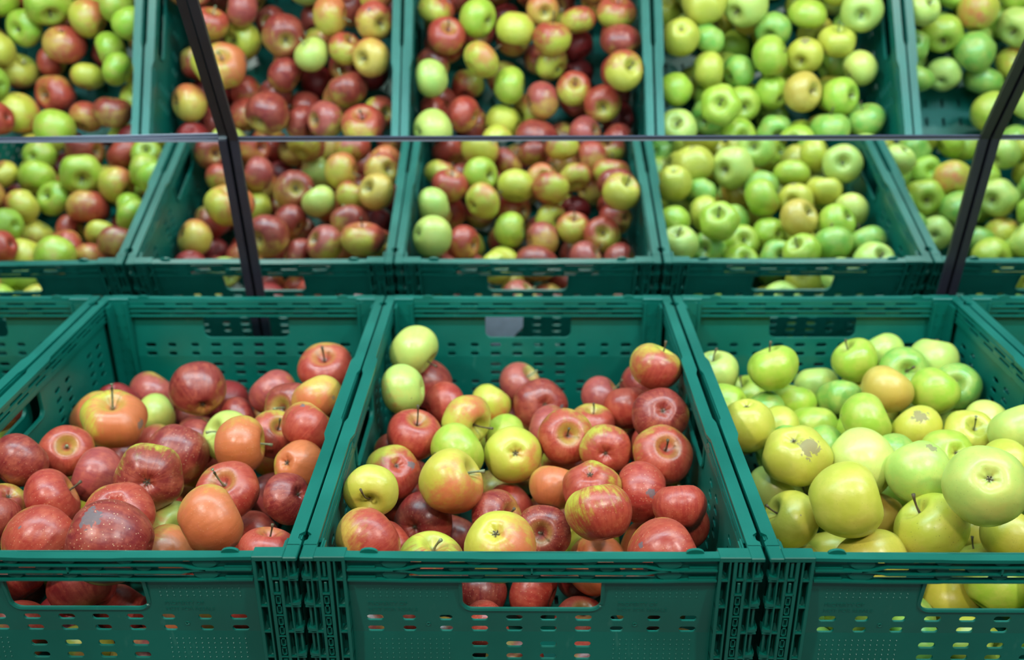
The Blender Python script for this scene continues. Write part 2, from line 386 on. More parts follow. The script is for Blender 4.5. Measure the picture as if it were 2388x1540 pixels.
def base_bm():
    bm = bmesh.new(); hs = []
    for i in range(11):
        for j in range(15):
            x = -.150+.030*i; y = .055+.035*j
            hs.append(rrect(x-.0022, x+.0022, y-.008, y+.008, .002, 2))
    plate(bm, [(-.196, .004), (.196, .004), (.196, .596), (-.196, .596)], hs, .003, .0003, lambda p: (p[0], p[1], -.206+p[2]))
    for x in (-.19, -.1, 0, .1, .19): box(bm, x-.0015, x+.0015, .01, .59, -.2148, -.2076)
    for y in (.01, .15, .3, .45, .59): box(bm, -.19, .19, y-.0015, y+.0015, -.2148, -.2076)
    return bm
def mirror_x(bm):
    for v in bm.verts: v.co.x = -v.co.x
    bmesh.ops.reverse_faces(bm, faces=bm.faces[:]); return bm
def shift(bm):
    bmesh.ops.recalc_face_normals(bm, faces=bm.faces[:])
    return shift_(bm)
def shift_(bm):           # crate coordinates -> about the crate's base centre
    for v in bm.verts: v.co = Vector((v.co.x, v.co.y-.3, v.co.z+H))
    return bm
def emboss(parent, txt, x, z, size):
    cu = bpy.data.curves.new('tmp', 'FONT'); cu.body = txt; cu.size = size; cu.extrude = .0005
    o = bpy.data.objects.new('tmp', cu); COL.objects.link(o)
    dg = bpy.context.evaluated_depsgraph_get(); dg.update()
    me = bpy.data.meshes.new_from_object(o.evaluated_get(dg)); bpy.data.objects.remove(o)
    t = bmesh.new(); t.from_mesh(me); bpy.data.meshes.remove(me)
    for v in t.verts: v.co = Vector((x+v.co.x, .0052+.0050*max(0, (-.03-(z+v.co.y))/.055)-v.co.z, z+v.co.y))
    return link_mesh('embossed_lettering', shift(t), M_crate, parent)
def make_crate():
    root = empty('plastic_crate', V(0, .3, -H))
    f = link_mesh('end_wall', shift(end_wall_bm()), M_crate, root)
    for x in (-.1455, .0760):
        emboss(f, 'PROPERTY OF', x, -.0570, .0056); emboss(f, 'NOT FOR RESALE', x, -.0640, .0056)
    b = f.copy(); COL.objects.link(b); b.parent = root; b.rotation_euler = (0, 0, math.pi)
    for ch in list(f.children):
        c = ch.copy(); COL.objects.link(c); c.parent = b
    s = link_mesh('side_wall', shift(side_wall_bm()), M_crate, root)
    s2 = s.copy(); COL.objects.link(s2); s2.parent = root; s2.rotation_euler = (0, 0, math.pi)
    p = link_mesh('corner_post', shift(post_bm()), M_crate, root)
    p2 = p.copy(); COL.objects.link(p2); p2.parent = root; p2.rotation_euler = (0, 0, math.pi)
    q = link_mesh('corner_post', mirror_x(shift(post_bm())), M_crate, root)
    q2 = q.copy(); COL.objects.link(q2); q2.parent = root; q2.rotation_euler = (0, 0, math.pi)
    link_mesh('base', shift(base_bm()), M_crate, root)
    return root
def copy_tree(o, parent=None):
    c = o.copy(); COL.objects.link(c); c.parent = parent
    for ch in o.children: copy_tree(ch, c)
    return c
crate = make_crate()
CL = [(-4, 'green plastic crate at the far left, showing only its back corner and its reflection'),
      (-2, 'green plastic crate of red apples left of the middle one'),
      (0, 'green plastic crate of mixed apples in the middle, paper label on its back'),
      (2, 'green plastic crate of yellow-green apples right of the middle one'),
      (4, 'green plastic crate at the far right, showing only its back corner and its reflection')]
for i, (k, lab) in enumerate(CL):
    c = crate if k == 0 else copy_tree(crate)
    c.location = V(k*J + {-4: -.001, -2: .0006, 0: 0, 2: .0008, 4: .001}[k], .3, -H)
    tag(c, lab, 'crate', 'green crates standing side by side')
# torn paper label on the outside of the middle crate's back wall
bm = bmesh.new()
pts = [(.0065, -.0935), (.0665, -.0930), (.0675, -.168), (.040, -.171), (.028, -.160), (.0070, -.130)]
prism(bm, [(-x, z) for x, z in pts], .6002, .6006, lambda p: (p[0], p[2], p[1]))
lb = link_mesh('paper_label', shift(bm), M_paper, crate); lb['label'] = 'whitish torn paper label'

# ------------------------------------------------------------ mirrors behind the crates
def mirror(nrm, d, xa, xb, z0, z1, label, lower):
    """glass lies in the plane nrm.p = d (crate coordinates); framed left and right in black, thin bright trim top and bottom"""
    n = Vector(nrm).normalized()
    def on(x, z): return Vector((x, (d - nrm[0]*x - nrm[2]*z)/nrm[1], z))
    o0 = on((xa+xb)/2, (z0+z1)/2)
    root = empty('mirror_panel', V(*o0))
    tag(root, label, 'mirror', 'mirror panels behind the crates')
    ux = (on(xb, z0)-on(xa, z0)).normalized(); uz = (on(xa, z1)-on(xa, z0)).normalized()
    hw = (on(xb, z0)-on(xa, z0)).length/2; hh = (on(xa, z1)-on(xa, z0)).length/2
    def bar(bm, u0, u1, v0, v1, w0, w1):
        vs = [bm.verts.new(ux*u+uz*v+n*w) for u in (u0, u1) for v in (v0, v1) for w in (w0, w1)]
        for f in ((0,1,3,2),(4,6,7,5),(0,4,5,1),(2,3,7,6),(0,2,6,4),(1,5,7,3)): bm.faces.new([vs[i] for i in f])
    bm = bmesh.new(); bar(bm, -hw+.0035, hw-.0035, -hh, hh, -.004, 0); bmesh.ops.recalc_face_normals(bm, faces=bm.faces[:]); link_mesh('mirror_glass', bm, M_mirror, root)
    for s in (-1, 1):
        bm = bmesh.new(); a, b = (s*(hw-.0018), s*(hw-.0130)); bar(bm, min(a, b), max(a, b), -hh+.0005, hh-.0005, -.006, .0030)
        bmesh.ops.recalc_face_normals(bm, faces=bm.faces[:]); link_mesh('side_frame', bm, M_black, root)
    bm = bmesh.new()
    if lower: bar(bm, -hw+.0125, hw-.0125, hh-.0025, hh, 0.0001, .0014)
    else: bar(bm, -hw+.0125, hw-.0125, -hh, -hh+.0045, 0.0001, .0014)
    bmesh.ops.recalc_face_normals(bm, faces=bm.faces[:]); link_mesh('edge_trim', bm, M_steel if lower else M_dark, root)
    return root
NL, DL = (0.00106, -0.98653, -0.16356), -0.63863
NU, DU = (0.0011, -0.88885, -0.4582), -0.64387
NL2, DL2 = (0.01027, -0.98578, -0.16771), -0.64287
NU2, DU2 = (0.02106, -0.88843, -0.45853), -0.65801
ZS = .2205
mirror(NL, DL, -.4005, .6110, -.195, ZS, 'lower mirror pane between the two black uprights', True)
mirror(NU, DU, -.4005, .6110, ZS, .80, 'upper tilted mirror pane between the two black uprights', False)
mirror(NL2, DL2, -1.410, -.4015, -.195, ZS-.0005, 'lower mirror pane left of the left black upright', True)
mirror(NU2, DU2, -1.410, -.4015, ZS-.0005, .80, 'upper tilted mirror pane left of the left black upright', False)
mirror(NL, DL, .6120, 1.620, -.195, ZS, 'lower mirror pane right of the right black upright', True)
mirror(NU, DU, .6120, 1.620, ZS, .80, 'upper tilted mirror pane right of the right black upright', False)

APPLES = [
(1,-0.5594,0.2303,-0.0458,0.0308,0.5474,0.7434,0.3843,5,1,0.99,0.4545,-0.7582,0.4676,0.5,0.2,0,0,0,1,0,1,"very dark crimson apple against the left side wall of the left crate"),
(1,-0.5334,0.2838,-0.0662,0.0297,0.3674,-0.589,0.7198,4,0,0.75,0.1254,-0.7936,0.5953,0.1,0.3,0,0,0,1,0,12,"red apple with yellow-green stem cavity and short upright stem, beside the dark crimson one"),
(1,-0.5584,0.4188,-0.0942,0.0318,-0.8124,0.2036,0.5464,5,2,0.45,-0.1229,-0.9471,0.2966,0.1,0.3,0,0,0,1,0,1,"plain orange-yellow apple half hidden behind the dented striped one, left crate"),
(1,-0.5084,0.3615,-0.0687,0.0386,0.1477,-0.25,0.9569,4,2,0.55,0.8609,-0.4434,0.2497,0,0.9,3,0.9441,-0.3275,0.0379,0.16,13,"yellow apple with red stripes, tall pale stem and a bruised dent on its right"),
(1,-0.5274,0.5311,-0.1227,0.0338,0.546,0.5902,0.5946,4,3,0.7,0.0245,-0.997,0.0735,0.1,0.2,0,0,0,1,0,1,"pink apple with a yellow crown at the back left of the left crate"),
(1,-0.5043,0.4754,-0.1233,0.0275,0.7487,0.6524,0.1174,2,3,0.02,0.0613,-0.6181,-0.7837,0,0,0,0,0,1,0,1,"pale green apple wedged behind the dented striped one in the left crate"),
(1,-0.4292,0.442,-0.0684,0.035,-0.4172,0.8415,0.3434,5,1,0.72,-0.0529,-0.4308,0.9009,0.1,0.2,2,0,0,1,0,0,"upright dark red apple with golden base and whitish calyx in the left crate"),
(1,-0.3831,0.4426,-0.113,0.0308,0.8752,0.4733,0.0996,5,1,0.8,0.6324,-0.5548,0.5407,0.1,0.3,1,0,0,1,0,1,"dull wine red apple low behind the yellow-orange stemmed one in the left crate"),
(1,-0.3349,0.4528,-0.0783,0.0314,-0.6864,0.3046,0.6604,4,3,0.68,-0.4287,-0.4344,0.7922,0.1,0.4,0,0,0,1,0,1,"red apple with a yellow blaze behind the small purple-shouldered one, left crate"),
(1,-0.2997,0.4003,-0.0751,0.0333,-0.3501,-0.7631,0.5432,4,1,0.65,0.3711,-0.3334,0.8667,0.1,0.2,3,0,0,1,0,12,"purple-shouldered apple with yellow-green stem cavity and pale stem, left crate"),
(1,-0.2674,0.4734,-0.0528,0.0365,0.0054,-0.382,0.9242,4,0,0.85,0.3615,-0.927,-0.0998,0.05,0.2,1,0,0,1,0,2,"dull red apple with a pale green russet patch, topmost at right in the left crate"),
(1,-0.2551,0.3607,-0.0389,0.0313,-0.5395,0.4641,0.7025,5,2,0.5,-0.0802,-0.9011,-0.4262,0.05,0.3,0,0.7415,-0.5596,0.3701,0.08,1,"golden orange apple with two tiny scars touching the right rail, left crate"),
(1,-0.2544,0.2936,-0.0412,0.0318,0.6154,0.5553,0.5594,5,0,0.72,-0.0301,-0.9918,-0.124,0.15,0.7,0,-0.0877,-0.08,0.9929,0.1,1,"large orange-red apple leaning on the right rail of the left crate"),
(1,-0.3294,0.2764,-0.0525,0.033,0.9927,0.1209,-0.0009,4,2,0.72,0.3333,-0.9426,-0.0214,0.6,0.2,0,0,0,1,0,12,"orange apple with yellow crown, pale dots and a stem pointing right, left crate"),
(1,-0.3623,0.3364,-0.0759,0.0303,-0.5349,-0.5211,0.6651,2,3,0,0.0506,-0.6382,-0.7682,0,0,0,0,0,1,0,2,"yellow-green apple peeking behind the dotted orange one, left crate"),
(1,-0.3046,0.3294,-0.0698,0.0291,0.4931,-0.4175,0.7632,4,0,0.7,0.212,-0.9772,-0.0111,0.1,0.3,0,0,0,1,0,2,"red apple with a star of green around its thin stem, beside the large orange-red one"),
(1,-0.3211,0.3917,-0.1364,0.0329,-0.4947,0.4634,0.7352,4,2,0.6,0.1429,-0.0821,0.9863,0.1,0.2,0,0,0,1,0,1,"orange apple in shade under the right-pointing stem, left crate"),
(1,-0.2547,0.237,-0.0562,0.0283,0.3758,0.6841,-0.6251,4,2,0.68,0.6662,-0.42,0.6163,0.1,0.4,2,0,0,1,0,0,"orange-pink apple with dark calyx in green hollow, by the left crate's right rail"),
(1,-0.4131,0.2981,-0.0796,0.0358,0.339,0.6849,0.6449,5,1,0.93,0.583,-0.8009,0.1367,1,0.2,4,0,0,1,0,1,"crimson apple thickly dotted with pale specks in the middle of the left crate"),
(1,-0.4139,0.36,-0.1001,0.03,0.8582,0.4901,-0.1525,5,1,0.98,0.3157,-0.8164,0.4835,0.1,0.1,0,0,0,1,0,1,"deep red apple hidden behind the speckled crimson one, left crate"),
(1,-0.4029,0.1931,-0.0437,0.0354,-0.2685,0.8938,-0.3593,4,1,0.8,0.2831,-0.9537,-0.1019,0.5,0.8,3,0,0,1,0,0,"dark red apple with a yellow patch above its dimple, centre of the left crate"),
(1,-0.4855,0.2496,-0.077,0.0311,-0.914,-0.0279,0.4047,5,3,0.93,0.3941,-0.7751,0.4938,0.2,0.2,0,0,0,1,0,1,"matt pinkish red apple left of the yellow-patched dark one, left crate"),
(1,-0.5052,0.182,-0.0639,0.0328,0.8235,0.4614,0.33,5,0,0.93,0.3355,-0.7822,0.525,0.5,0.4,1,0,0,1,0,2,"crimson apple with a stem leaning right, second row of the left crate"),
(1,-0.4969,0.2816,-0.1307,0.0333,-0.5994,0.3351,0.7269,4,2,0.03,0.0684,-0.6806,-0.7294,0,0,0,0,0,1,0,1,"bright yellow apple showing only a thin crescent, left crate"),
(1,-0.4099,0.125,-0.0427,0.0341,-0.1514,0.4608,-0.8745,4,0,0.83,0.6365,-0.6337,0.4397,0.7,0.4,1,0,0,1,0,0,"rosy speckled apple directly behind the mouldy crimson one, left crate"),
(1,-0.5627,0.1867,-0.0772,0.0275,-0.5553,0.1136,-0.8239,5,1,0.6,0.0283,-0.9822,0.1855,0.1,0.3,0,0,0,1,0,0,"small brownish apple with open calyx at the left edge of the picture"),
(1,-0.5497,0.1413,-0.0601,0.0288,0.0482,0.6518,0.7569,5,1,0.98,0.4711,-0.7227,0.5058,0.3,0.1,0,0,0,1,0,1,"dark red apple cut off by the picture's left edge, low in the left crate"),
(1,-0.479,0.0985,-0.0555,0.0335,0.4932,0.8169,0.299,4,0,0.78,0.7584,-0.5253,0.3859,0.6,0.5,4,-0.1712,-0.5155,0.8396,0.06,1,"broad rosy apple with a yellow spot at its left, front row of the left crate"),
(1,-0.3899,0.0585,-0.0274,0.0385,-0.9605,-0.0384,0.2755,5,1,0.97,0.79,-0.5463,0.2784,1,0.4,4,-0.1467,-0.3571,0.9225,0.26,1,"big crimson apple with grey mould patch and russet scratches, front of the left crate"),
(1,-0.3214,0.1907,-0.0596,0.0338,-0.0028,-0.426,0.9047,4,0,0.7,0.4645,-0.6095,0.6424,0.4,0.3,1,0.9927,0.1166,-0.0319,0.06,3,"greenish red apple with long upright stem in its cavity, right half of the left crate"),
(1,-0.3056,0.0893,-0.0246,0.0335,0.8122,0.5329,0.2374,5,2,0.62,0.2744,-0.9456,0.1745,0.4,0.2,0,0,0,1,0,1,"large smooth glossy orange apple at the front right of the left crate"),
(1,-0.4174,0.307,-0.1648,0.0323,0.4204,0.0295,0.9069,5,1,0.7,0.3205,-0.7802,0.5372,0.1,0.2,0,0,0,1,0,12,"brownish apple with a pale green stem behind the glossy orange one, left crate"),
(1,-0.3903,0.1914,-0.1108,0.0325,0.6555,-0.565,0.5011,2,2,0.2,-0.8716,-0.3996,0.2839,0,0.3,0,0,0,1,0,2,"greenish yellow apple squeezed between the mouldy and the glossy orange ones, left crate"),
(1,-0.3731,0.1311,-0.0982,0.0325,-0.9057,0.1757,0.3857,5,2,0.7,0.709,-0.6985,-0.0975,0.1,0.5,0,0,0,1,0,1,"dull orange apple under the greenish yellow one at the front rim, left crate"),
(1,-0.2521,0.1722,-0.0547,0.0268,-0.7928,0.3211,-0.518,5,1,0.95,0.0288,-0.8826,0.4693,0.4,0.2,1,0,0,1,0,0,"bright crimson apple with fuzzy calyx touching the right rail of the left crate"),
(1,-0.316,0.3206,-0.1527,0.0325,-0.4912,0.5522,0.6736,5,3,0.8,0.2457,-0.8063,0.5381,0.1,0.2,0,0,0,1,0,1,"pinkish apple deep between the stemmed one and the crimson one by the rail"),
(1,-0.3073,0.2153,-0.1404,0.0326,0.7179,0.6587,0.2253,5,0,0.85,0.2578,-0.7798,0.5704,0.4,0.4,0,0,0,1,0,1,"pale red speckled apple right of the glossy orange one, left crate"),
(1,-0.243,0.0544,-0.0337,0.0269,0.1312,0.2896,0.9481,5,0,0.88,0.3395,-0.6896,0.6397,0.5,0.7,1,0,0,1,0,2,"red streaked apple with a stubby stem at the front right rim, left crate"),
(1,-0.5003,0.1773,-0.1609,0.0328,0.7912,0.5795,-0.1955,5,2,0.5,0.4075,-0.7176,0.5648,0.1,0.2,0,0,0,1,0,1,"orange apple barely rising over the front rim left of the mouldy one"),
(1,-0.5351,0.1383,-0.127,0.0304,-0.5667,0.4038,0.7182,5,1,0.93,0.4481,-0.7038,0.5513,0.3,0.3,0,0,0,1,0,1,"red apple sunk below the front rim at the lower left, left crate"),
(1,-0.3452,0.1665,-0.157,0.0324,0.763,0.6036,0.2315,5,0,0.95,0.2949,-0.7489,0.5935,0.3,0.2,0,0,0,1,0,1,"red apple barely rising over the front rim under the glossy orange one"),
(1,-0.5595,0.1779,-0.1708,0.0282,0.1829,-0.9829,0.0219,5,1,0.85,0.445,-0.7,0.5586,0.2,0.2,0,0,0,1,0,2,"shaded dark red apple with pale stem behind the hand hole of the left crate"),
(1,-0.4496,0.1054,-0.1144,0.0337,-0.5735,0.5268,0.6274,5,1,0.85,0.3659,-0.9061,0.2125,0.1,0.3,0,0,0,1,0,1,"large shaded brownish red apple in the middle of the left crate's hand hole"),
(1,-0.4258,0.1279,-0.1684,0.0306,0.4897,0.7084,0.5082,5,1,0.8,0.3638,-0.7119,0.6008,0.1,0.3,0,0,0,1,0,1,"shaded apple at the right corner of the left crate's hand hole"),
(2,-0.1528,0.4906,-0.0348,0.0344,0.7969,-0.3321,-0.5047,2,3,0,0.0194,-0.575,-0.8179,0,0,0,0,0,1,0,2,"big pale green apple topping the pile at the back left of the middle crate"),
(2,-0.1563,0.3952,-0.0432,0.0309,-0.9879,0.0948,-0.1229,2,2,0.08,-0.7539,-0.6085,-0.2477,0.1,0,0,0.4451,-0.8943,0.0465,0.03,0,"yellow-green apple right under the big pale green one, middle crate"),
(2,-0.1366,0.5115,-0.0981,0.0342,-0.9686,0.1135,0.2213,5,1,0.97,0.0946,-0.8848,0.4563,0.1,0,2,0,0,1,0,1,"glossy purple-red apple peeping out behind the big pale green one, middle crate"),
(2,-0.1077,0.4381,-0.0884,0.0301,0.8918,0.4304,0.1397,5,0,0.95,0.0774,-0.877,0.4742,0.2,0.1,0,0,0,1,0,1,"plain brick red apple beside the lower of two stacked green ones, middle crate"),
(2,-0.0504,0.479,-0.1085,0.0279,0.5583,0.5053,0.658,4,2,0.15,0.6171,-0.7332,-0.2858,0,0.1,0,0,0,1,0,1,"pale yellow apple with orange flush near the back of the middle crate"),
(2,-0.0763,0.3526,-0.064,0.0324,0.7406,-0.671,-0.0352,4,2,0.22,0.341,-0.3367,0.8777,0.1,0.2,1,0,0,1,0,3,"yellow apple with a dark hollow and long stem to the right, middle crate"),
(2,-0.135,0.3118,-0.0604,0.032,0.2734,-0.1637,0.9479,5,0,0.9,0.1088,-0.8595,0.4994,0.2,0.1,0,0,0,1,0,3,"brick red apple with a tall thin upright stem, left side of the middle crate"),
(2,-0.159,0.3421,-0.0982,0.0282,-0.3754,0.585,0.7189,4,1,0.55,0.107,-0.4793,0.8711,0.1,0.2,0,0,0,1,0,1,"shaded red and yellow apple in the gap at the left wall of the middle crate"),
(2,-0.083,0.2776,-0.0612,0.0324,0.8115,0.4954,0.3099,0,3,0,0.0128,-0.6557,-0.755,0.05,0,0,-0.7918,-0.5731,0.2114,0.07,1,"smooth bright green apple in the middle of the middle crate"),
(2,-0.0187,0.2911,-0.074,0.0328,-0.1247,0.8055,-0.5794,4,2,0.14,0.7054,-0.6893,-0.1652,0.15,0.1,0,0,0,1,0,0,"yellow-green apple with its calyx facing straight out, middle crate"),
(2,-0.0296,0.3791,-0.1058,0.0314,0.9852,0.1422,0.0961,0,3,0.02,0.0043,-0.6473,-0.7622,0.1,0.1,0,0,0,1,0,1,"green apple behind the one with its calyx facing out, middle crate"),
(2,-0.0119,0.5493,-0.114,0.0303,0.646,-0.1752,0.7429,2,3,0.78,-0.3975,-0.8882,0.2305,0.1,0.1,0,0,0,1,0,2,"rose pink apple with a pale green hollow at the back of the middle crate"),
(2,0.0164,0.4701,-0.1066,0.036,-0.2569,0.8285,-0.4976,5,1,0.9,-0.0187,-0.8792,0.4761,0.2,0.1,1,0.8686,-0.4463,0.2154,0.1,0,"large dull red apple with two dark dimples at the back of the middle crate"),
(2,0.0273,0.4061,-0.1067,0.0313,-0.9472,0.3161,0.0537,5,3,0.75,-0.2267,-0.9265,0.3003,0.1,0.1,0,0,0,1,0,1,"matt rose apple with orange top behind the glossy stemmed red one, middle crate"),
(2,0.0426,0.315,-0.0639,0.0324,0.1098,-0.7948,0.5968,4,0,0.78,-0.4291,-0.8853,-0.1792,0.3,0.2,0,0,0,1,0,3,"glossy red apple with creamy yellow shoulder and stem pointing left, middle crate"),
(2,0.0869,0.2821,-0.0621,0.0291,0.0804,0.9474,-0.3099,4,0,0.7,0.4346,-0.8977,0.0733,0.1,0.4,1,0,0,1,0,0,"red apple with broken yellow patch right of the glossy stemmed one, middle crate"),
(2,0.0793,0.3924,-0.0918,0.029,0.0618,-0.006,0.9981,4,0,0.75,0.1458,-0.9802,-0.1339,0.1,0.2,0,0,0,1,0,2,"rosy apple with yellow rim round its stem behind the broken yellow-patched one"),
(2,0.0969,0.4713,-0.095,0.0289,0.8199,0.0332,0.5716,5,3,0.95,-0.0798,-0.8804,0.4675,0.1,0.1,0,0,0,1,0,3,"purplish pink apple with long leaning stem in the back right of the middle crate"),
(2,0.1267,0.4221,-0.0843,0.031,-0.0449,0.6524,0.7565,4,0,0.86,-0.2933,-0.9539,0.064,0.1,0.1,0,0,0,1,0,1,"brownish red apple with a single pale yellow spot, middle crate"),
(2,0.1509,0.4899,-0.0852,0.0292,0.926,0.1745,0.3348,5,1,0.97,-0.1192,-0.8829,0.4541,0.1,0.1,0,0,0,1,0,1,"dark pinkish apple squeezed behind the topmost yellow and red one, middle crate"),
(2,0.1551,0.3977,-0.0138,0.0321,0.4488,0.1703,0.8772,4,0,0.5,0.035,-0.9972,-0.0663,0.1,0.2,0,-0.6887,-0.6741,-0.2669,0.07,2,"yellow and red apple topmost at the right wall of the middle crate"),
(2,0.1543,0.3291,-0.0428,0.0329,-0.0378,0.7054,-0.7078,5,1,0.93,-0.1383,-0.8664,0.4799,0.5,0.3,1,0,0,1,0,0,"dull dusty red apple with its calyx facing up, by the right wall"),
(2,0.1504,0.2701,-0.0614,0.0337,0.1376,-0.5568,0.8192,4,0,0.65,0.2687,-0.8705,0.4123,0.4,0.3,1,0,0,1,0,2,"red apple with yellow-green cheek and slanting stem by the right wall, middle crate"),
(2,-0.1537,0.2528,-0.0735,0.0312,-0.3473,0.5189,-0.7811,4,0,0.6,0.5959,-0.8023,0.0344,0.2,0.2,1,0.8395,-0.2276,0.4935,0.18,0,"red and cream apple with star-shaped calyx and grey scab, left side of the middle crate"),
(2,-0.16,0.1466,-0.0281,0.0272,0.0553,-0.9977,-0.0388,4,2,0.06,-0.8631,-0.4765,-0.1675,0,0,0,0,0,1,0,4,"yellow apple with long thin stem standing upright, at the left wall of the middle crate"),
(2,-0.0854,0.202,-0.0545,0.0345,0.8206,-0.0683,0.5675,4,2,0.42,0.4328,-0.7839,-0.4452,0.1,0.3,2,0,0,1,0,12,"large yellow apple flushed orange with thick stem to the right, middle crate"),
(2,-0.1551,0.0795,-0.0408,0.0321,0.7216,0.6387,0.2671,5,0,0.68,0.9544,-0.2855,0.0875,0.2,0.5,0,0,0,1,0,1,"big orange-red apple in the front left corner of the middle crate"),
(2,-0.1172,0.2109,-0.1127,0.033,0.406,0.8561,-0.3197,5,1,0.93,0.1975,-0.8014,0.5646,0.5,0.1,1,0,0,1,0,0,"maroon apple with withered calyx at its lower left, middle crate front"),
(2,-0.0988,0.1104,-0.0901,0.0325,0.1677,-0.0305,0.9854,4,0,0.38,0.2804,-0.936,0.2127,0.1,1,0,0,0,1,0,12,"yellow apple with red stripes and thick upright stem at the front rim"),
(2,-0.0885,0.2499,-0.1626,0.0308,0.3151,0.727,0.6101,5,1,0.95,0.069,-0.8065,0.5872,0.2,0.1,0,0,0,1,0,1,"dark red apple in shade between the striped one and the maroon one"),
(2,-0.036,0.1913,-0.0926,0.0303,0.787,-0.3529,0.506,5,1,0.9,-0.3763,-0.8568,0.3524,0.9,0.3,1,0,0,1,0,2,"crimson speckled apple behind the yellow one at the front rim, middle crate"),
(2,-0.0232,0.2733,-0.1395,0.0321,0.8045,0.5145,0.2968,5,0,0.85,-0.1873,-0.9063,0.379,0.3,0.3,0,0,0,1,0,1,"orange-red apple under the one with its calyx facing out, middle crate"),
(2,-0.0289,0.0638,-0.0342,0.0335,0.1612,0.4161,-0.8949,4,2,0.33,0.8128,-0.5585,0.1658,0.2,0.4,0,0,0,1,0,0,"large yellow-green apple with woolly calyx up, middle of the front rim, middle crate"),
(2,0.0289,0.2995,-0.166,0.033,0.0097,-0.2225,0.9749,4,3,0.75,-0.0298,-0.9183,0.3947,0.3,0.3,1,0,0,1,0,13,"dull pink apple with olive stem lying sideways behind the speckled stemmed one"),
(2,0.0135,0.1624,-0.0903,0.0289,-0.16,-0.8239,0.5436,4,1,0.82,0.2802,-0.6455,0.7106,0.9,0.6,1,0,0,1,0,3,"rosy speckled apple with tall stem in a green hollow at the front"),
(2,0.0696,0.1315,-0.0441,0.0333,-0.2606,0.6296,0.7319,4,0,0.62,0.5506,-0.8342,-0.0311,0.4,0.8,3,0,0,1,0,1,"large yellow apple with crimson right side in the front centre right, middle crate"),
(2,0.1206,0.2089,-0.0709,0.0325,-0.9842,0.1662,-0.0606,5,0,0.85,-0.1129,-0.956,0.2709,0.9,0.2,0,0.2044,-0.8434,0.497,0.17,1,"speckled red apple with blue-black scab marks, right side of the middle crate"),
(2,0.0646,0.1927,-0.0537,0.0301,0.1129,0.3168,-0.9418,4,0,0.66,-0.3633,-0.8717,0.3288,0.1,0.4,3,0,0,1,0,0,"red and yellow dimpled apple behind the large crimson-sided one, middle crate"),
(2,0.0273,0.2467,-0.0901,0.0282,0.2051,0.6702,0.7133,5,2,0.5,-0.0318,-0.8368,0.5465,0.1,0.1,0,0,0,1,0,1,"amber apple in shade left of the red and yellow dimpled one, middle crate"),
(2,0.158,0.1642,-0.0831,0.0292,-0.3731,0.1043,0.9219,4,0,0.87,-0.0495,-0.9508,0.3059,0.5,0.4,0,0,0,1,0,3,"red apple with dark upright stem in the right front corner, middle crate"),
(2,0.1497,0.1406,-0.0428,0.0267,-0.0486,0.5884,0.8071,5,0,0.92,-0.1555,-0.817,0.5553,0.4,0.3,0,0,0,1,0,1,"pinkish red apple under the stem at the right wall of the middle crate"),
(2,0.1222,0.0615,-0.0432,0.0335,0.9322,0.2509,0.2608,4,0,0.75,0.1664,-0.7235,0.67,0.6,0.7,2,-0.7041,-0.3494,0.6182,0.09,1,"red apple with a yellow band and small scar at the front right rim"),
(2,0.127,0.2026,-0.1425,0.0321,-0.8784,0.4579,0.1365,5,2,0.6,-0.1207,-0.7964,0.5926,0.2,0.3,0,0,0,1,0,1,"shaded orange apple behind the yellow-banded one, middle crate"),
(2,0.0683,0.1535,-0.1236,0.0319,0.739,0.197,-0.6443,5,2,0.72,0.2348,-0.9163,0.3243,0.3,0.5,0,0,0,1,0,0,"orange-red apple just rising over the front rim right of centre, middle crate"),
(2,0.0039,0.1651,-0.1675,0.0315,-0.9149,0.3681,0.1655,5,0,0.93,-0.2111,-0.6946,0.6877,0.8,0.2,1,0,0,1,0,0,"red speckled apple with calyx in the hand hole of the middle crate"),
(2,-0.0544,0.1597,-0.1695,0.0295,-0.0342,0.7982,0.6014,5,1,0.97,0.0422,-0.775,0.6306,0.8,0.1,0,0,0,1,0,1,"dusky purple apple at the left of the middle crate's hand hole"),
(2,-0.0466,0.1056,-0.169,0.0281,0.8926,0.4114,0.1844,5,0,0.95,0.0364,-0.7546,0.6552,1,0.1,0,0,0,1,0,1,"bright red dotted apple at the lower left corner of the middle crate's hand hole"),
(2,0.058,0.1893,-0.1697,0.0293,0.0313,0.6593,0.7512,5,1,0.98,-0.0592,-0.7846,0.6171,0.5,0.2,0,0,0,1,0,1,"scarlet apple at the upper right of the middle crate's hand hole"),
(2,0.0529,0.1182,-0.1715,0.0275,0.0681,-0.1926,0.9789,5,0,0.95,-0.0574,-0.7577,0.6501,0.6,0.2,0,0,0,1,0,2,"red apple with dark stem at the lower right of the middle crate's hand hole"),
(3,0.247,0.4775,-0.0634,0.0311,-0.2417,-0.0262,0.97,2,3,0,-0.0325,-0.5928,-0.8047,0.05,0,2,0,0,1,0,2,"pale green apple cut off by the left rail at the back of the right crate"),
(3,0.3139,0.4465,-0.0394,0.0325,-0.2665,0.325,0.9074,0,3,0,-0.042,-0.5861,-0.8092,0.05,0,3,0.17,-0.6527,0.7383,0.03,2,"light green apple with a dark spot, standing clear at back left, right crate"),
(3,0.311,0.551,-0.1345,0.0305,-0.4892,0.0061,0.8721,0,3,0,-0.0375,-0.6093,-0.7921,0,0,0,0,0,1,0,2,"small green apple under the clear-standing light green one, right crate"),
(3,0.4074,0.551,-0.118,0.0303,-0.0141,0.5731,0.8193,2,3,0,-0.0485,-0.5984,-0.7997,0.1,0,0,0,0,1,0,1,"pale green apple in the middle of the back row, right crate"),
(3,0.44,0.5052,-0.0571,0.0294,-0.599,0.128,0.7905,0,3,0,-0.0548,-0.5765,-0.8153,0,0,2,0,0,1,0,2,"green apple with thin stem pointing left, back row of the right crate"),
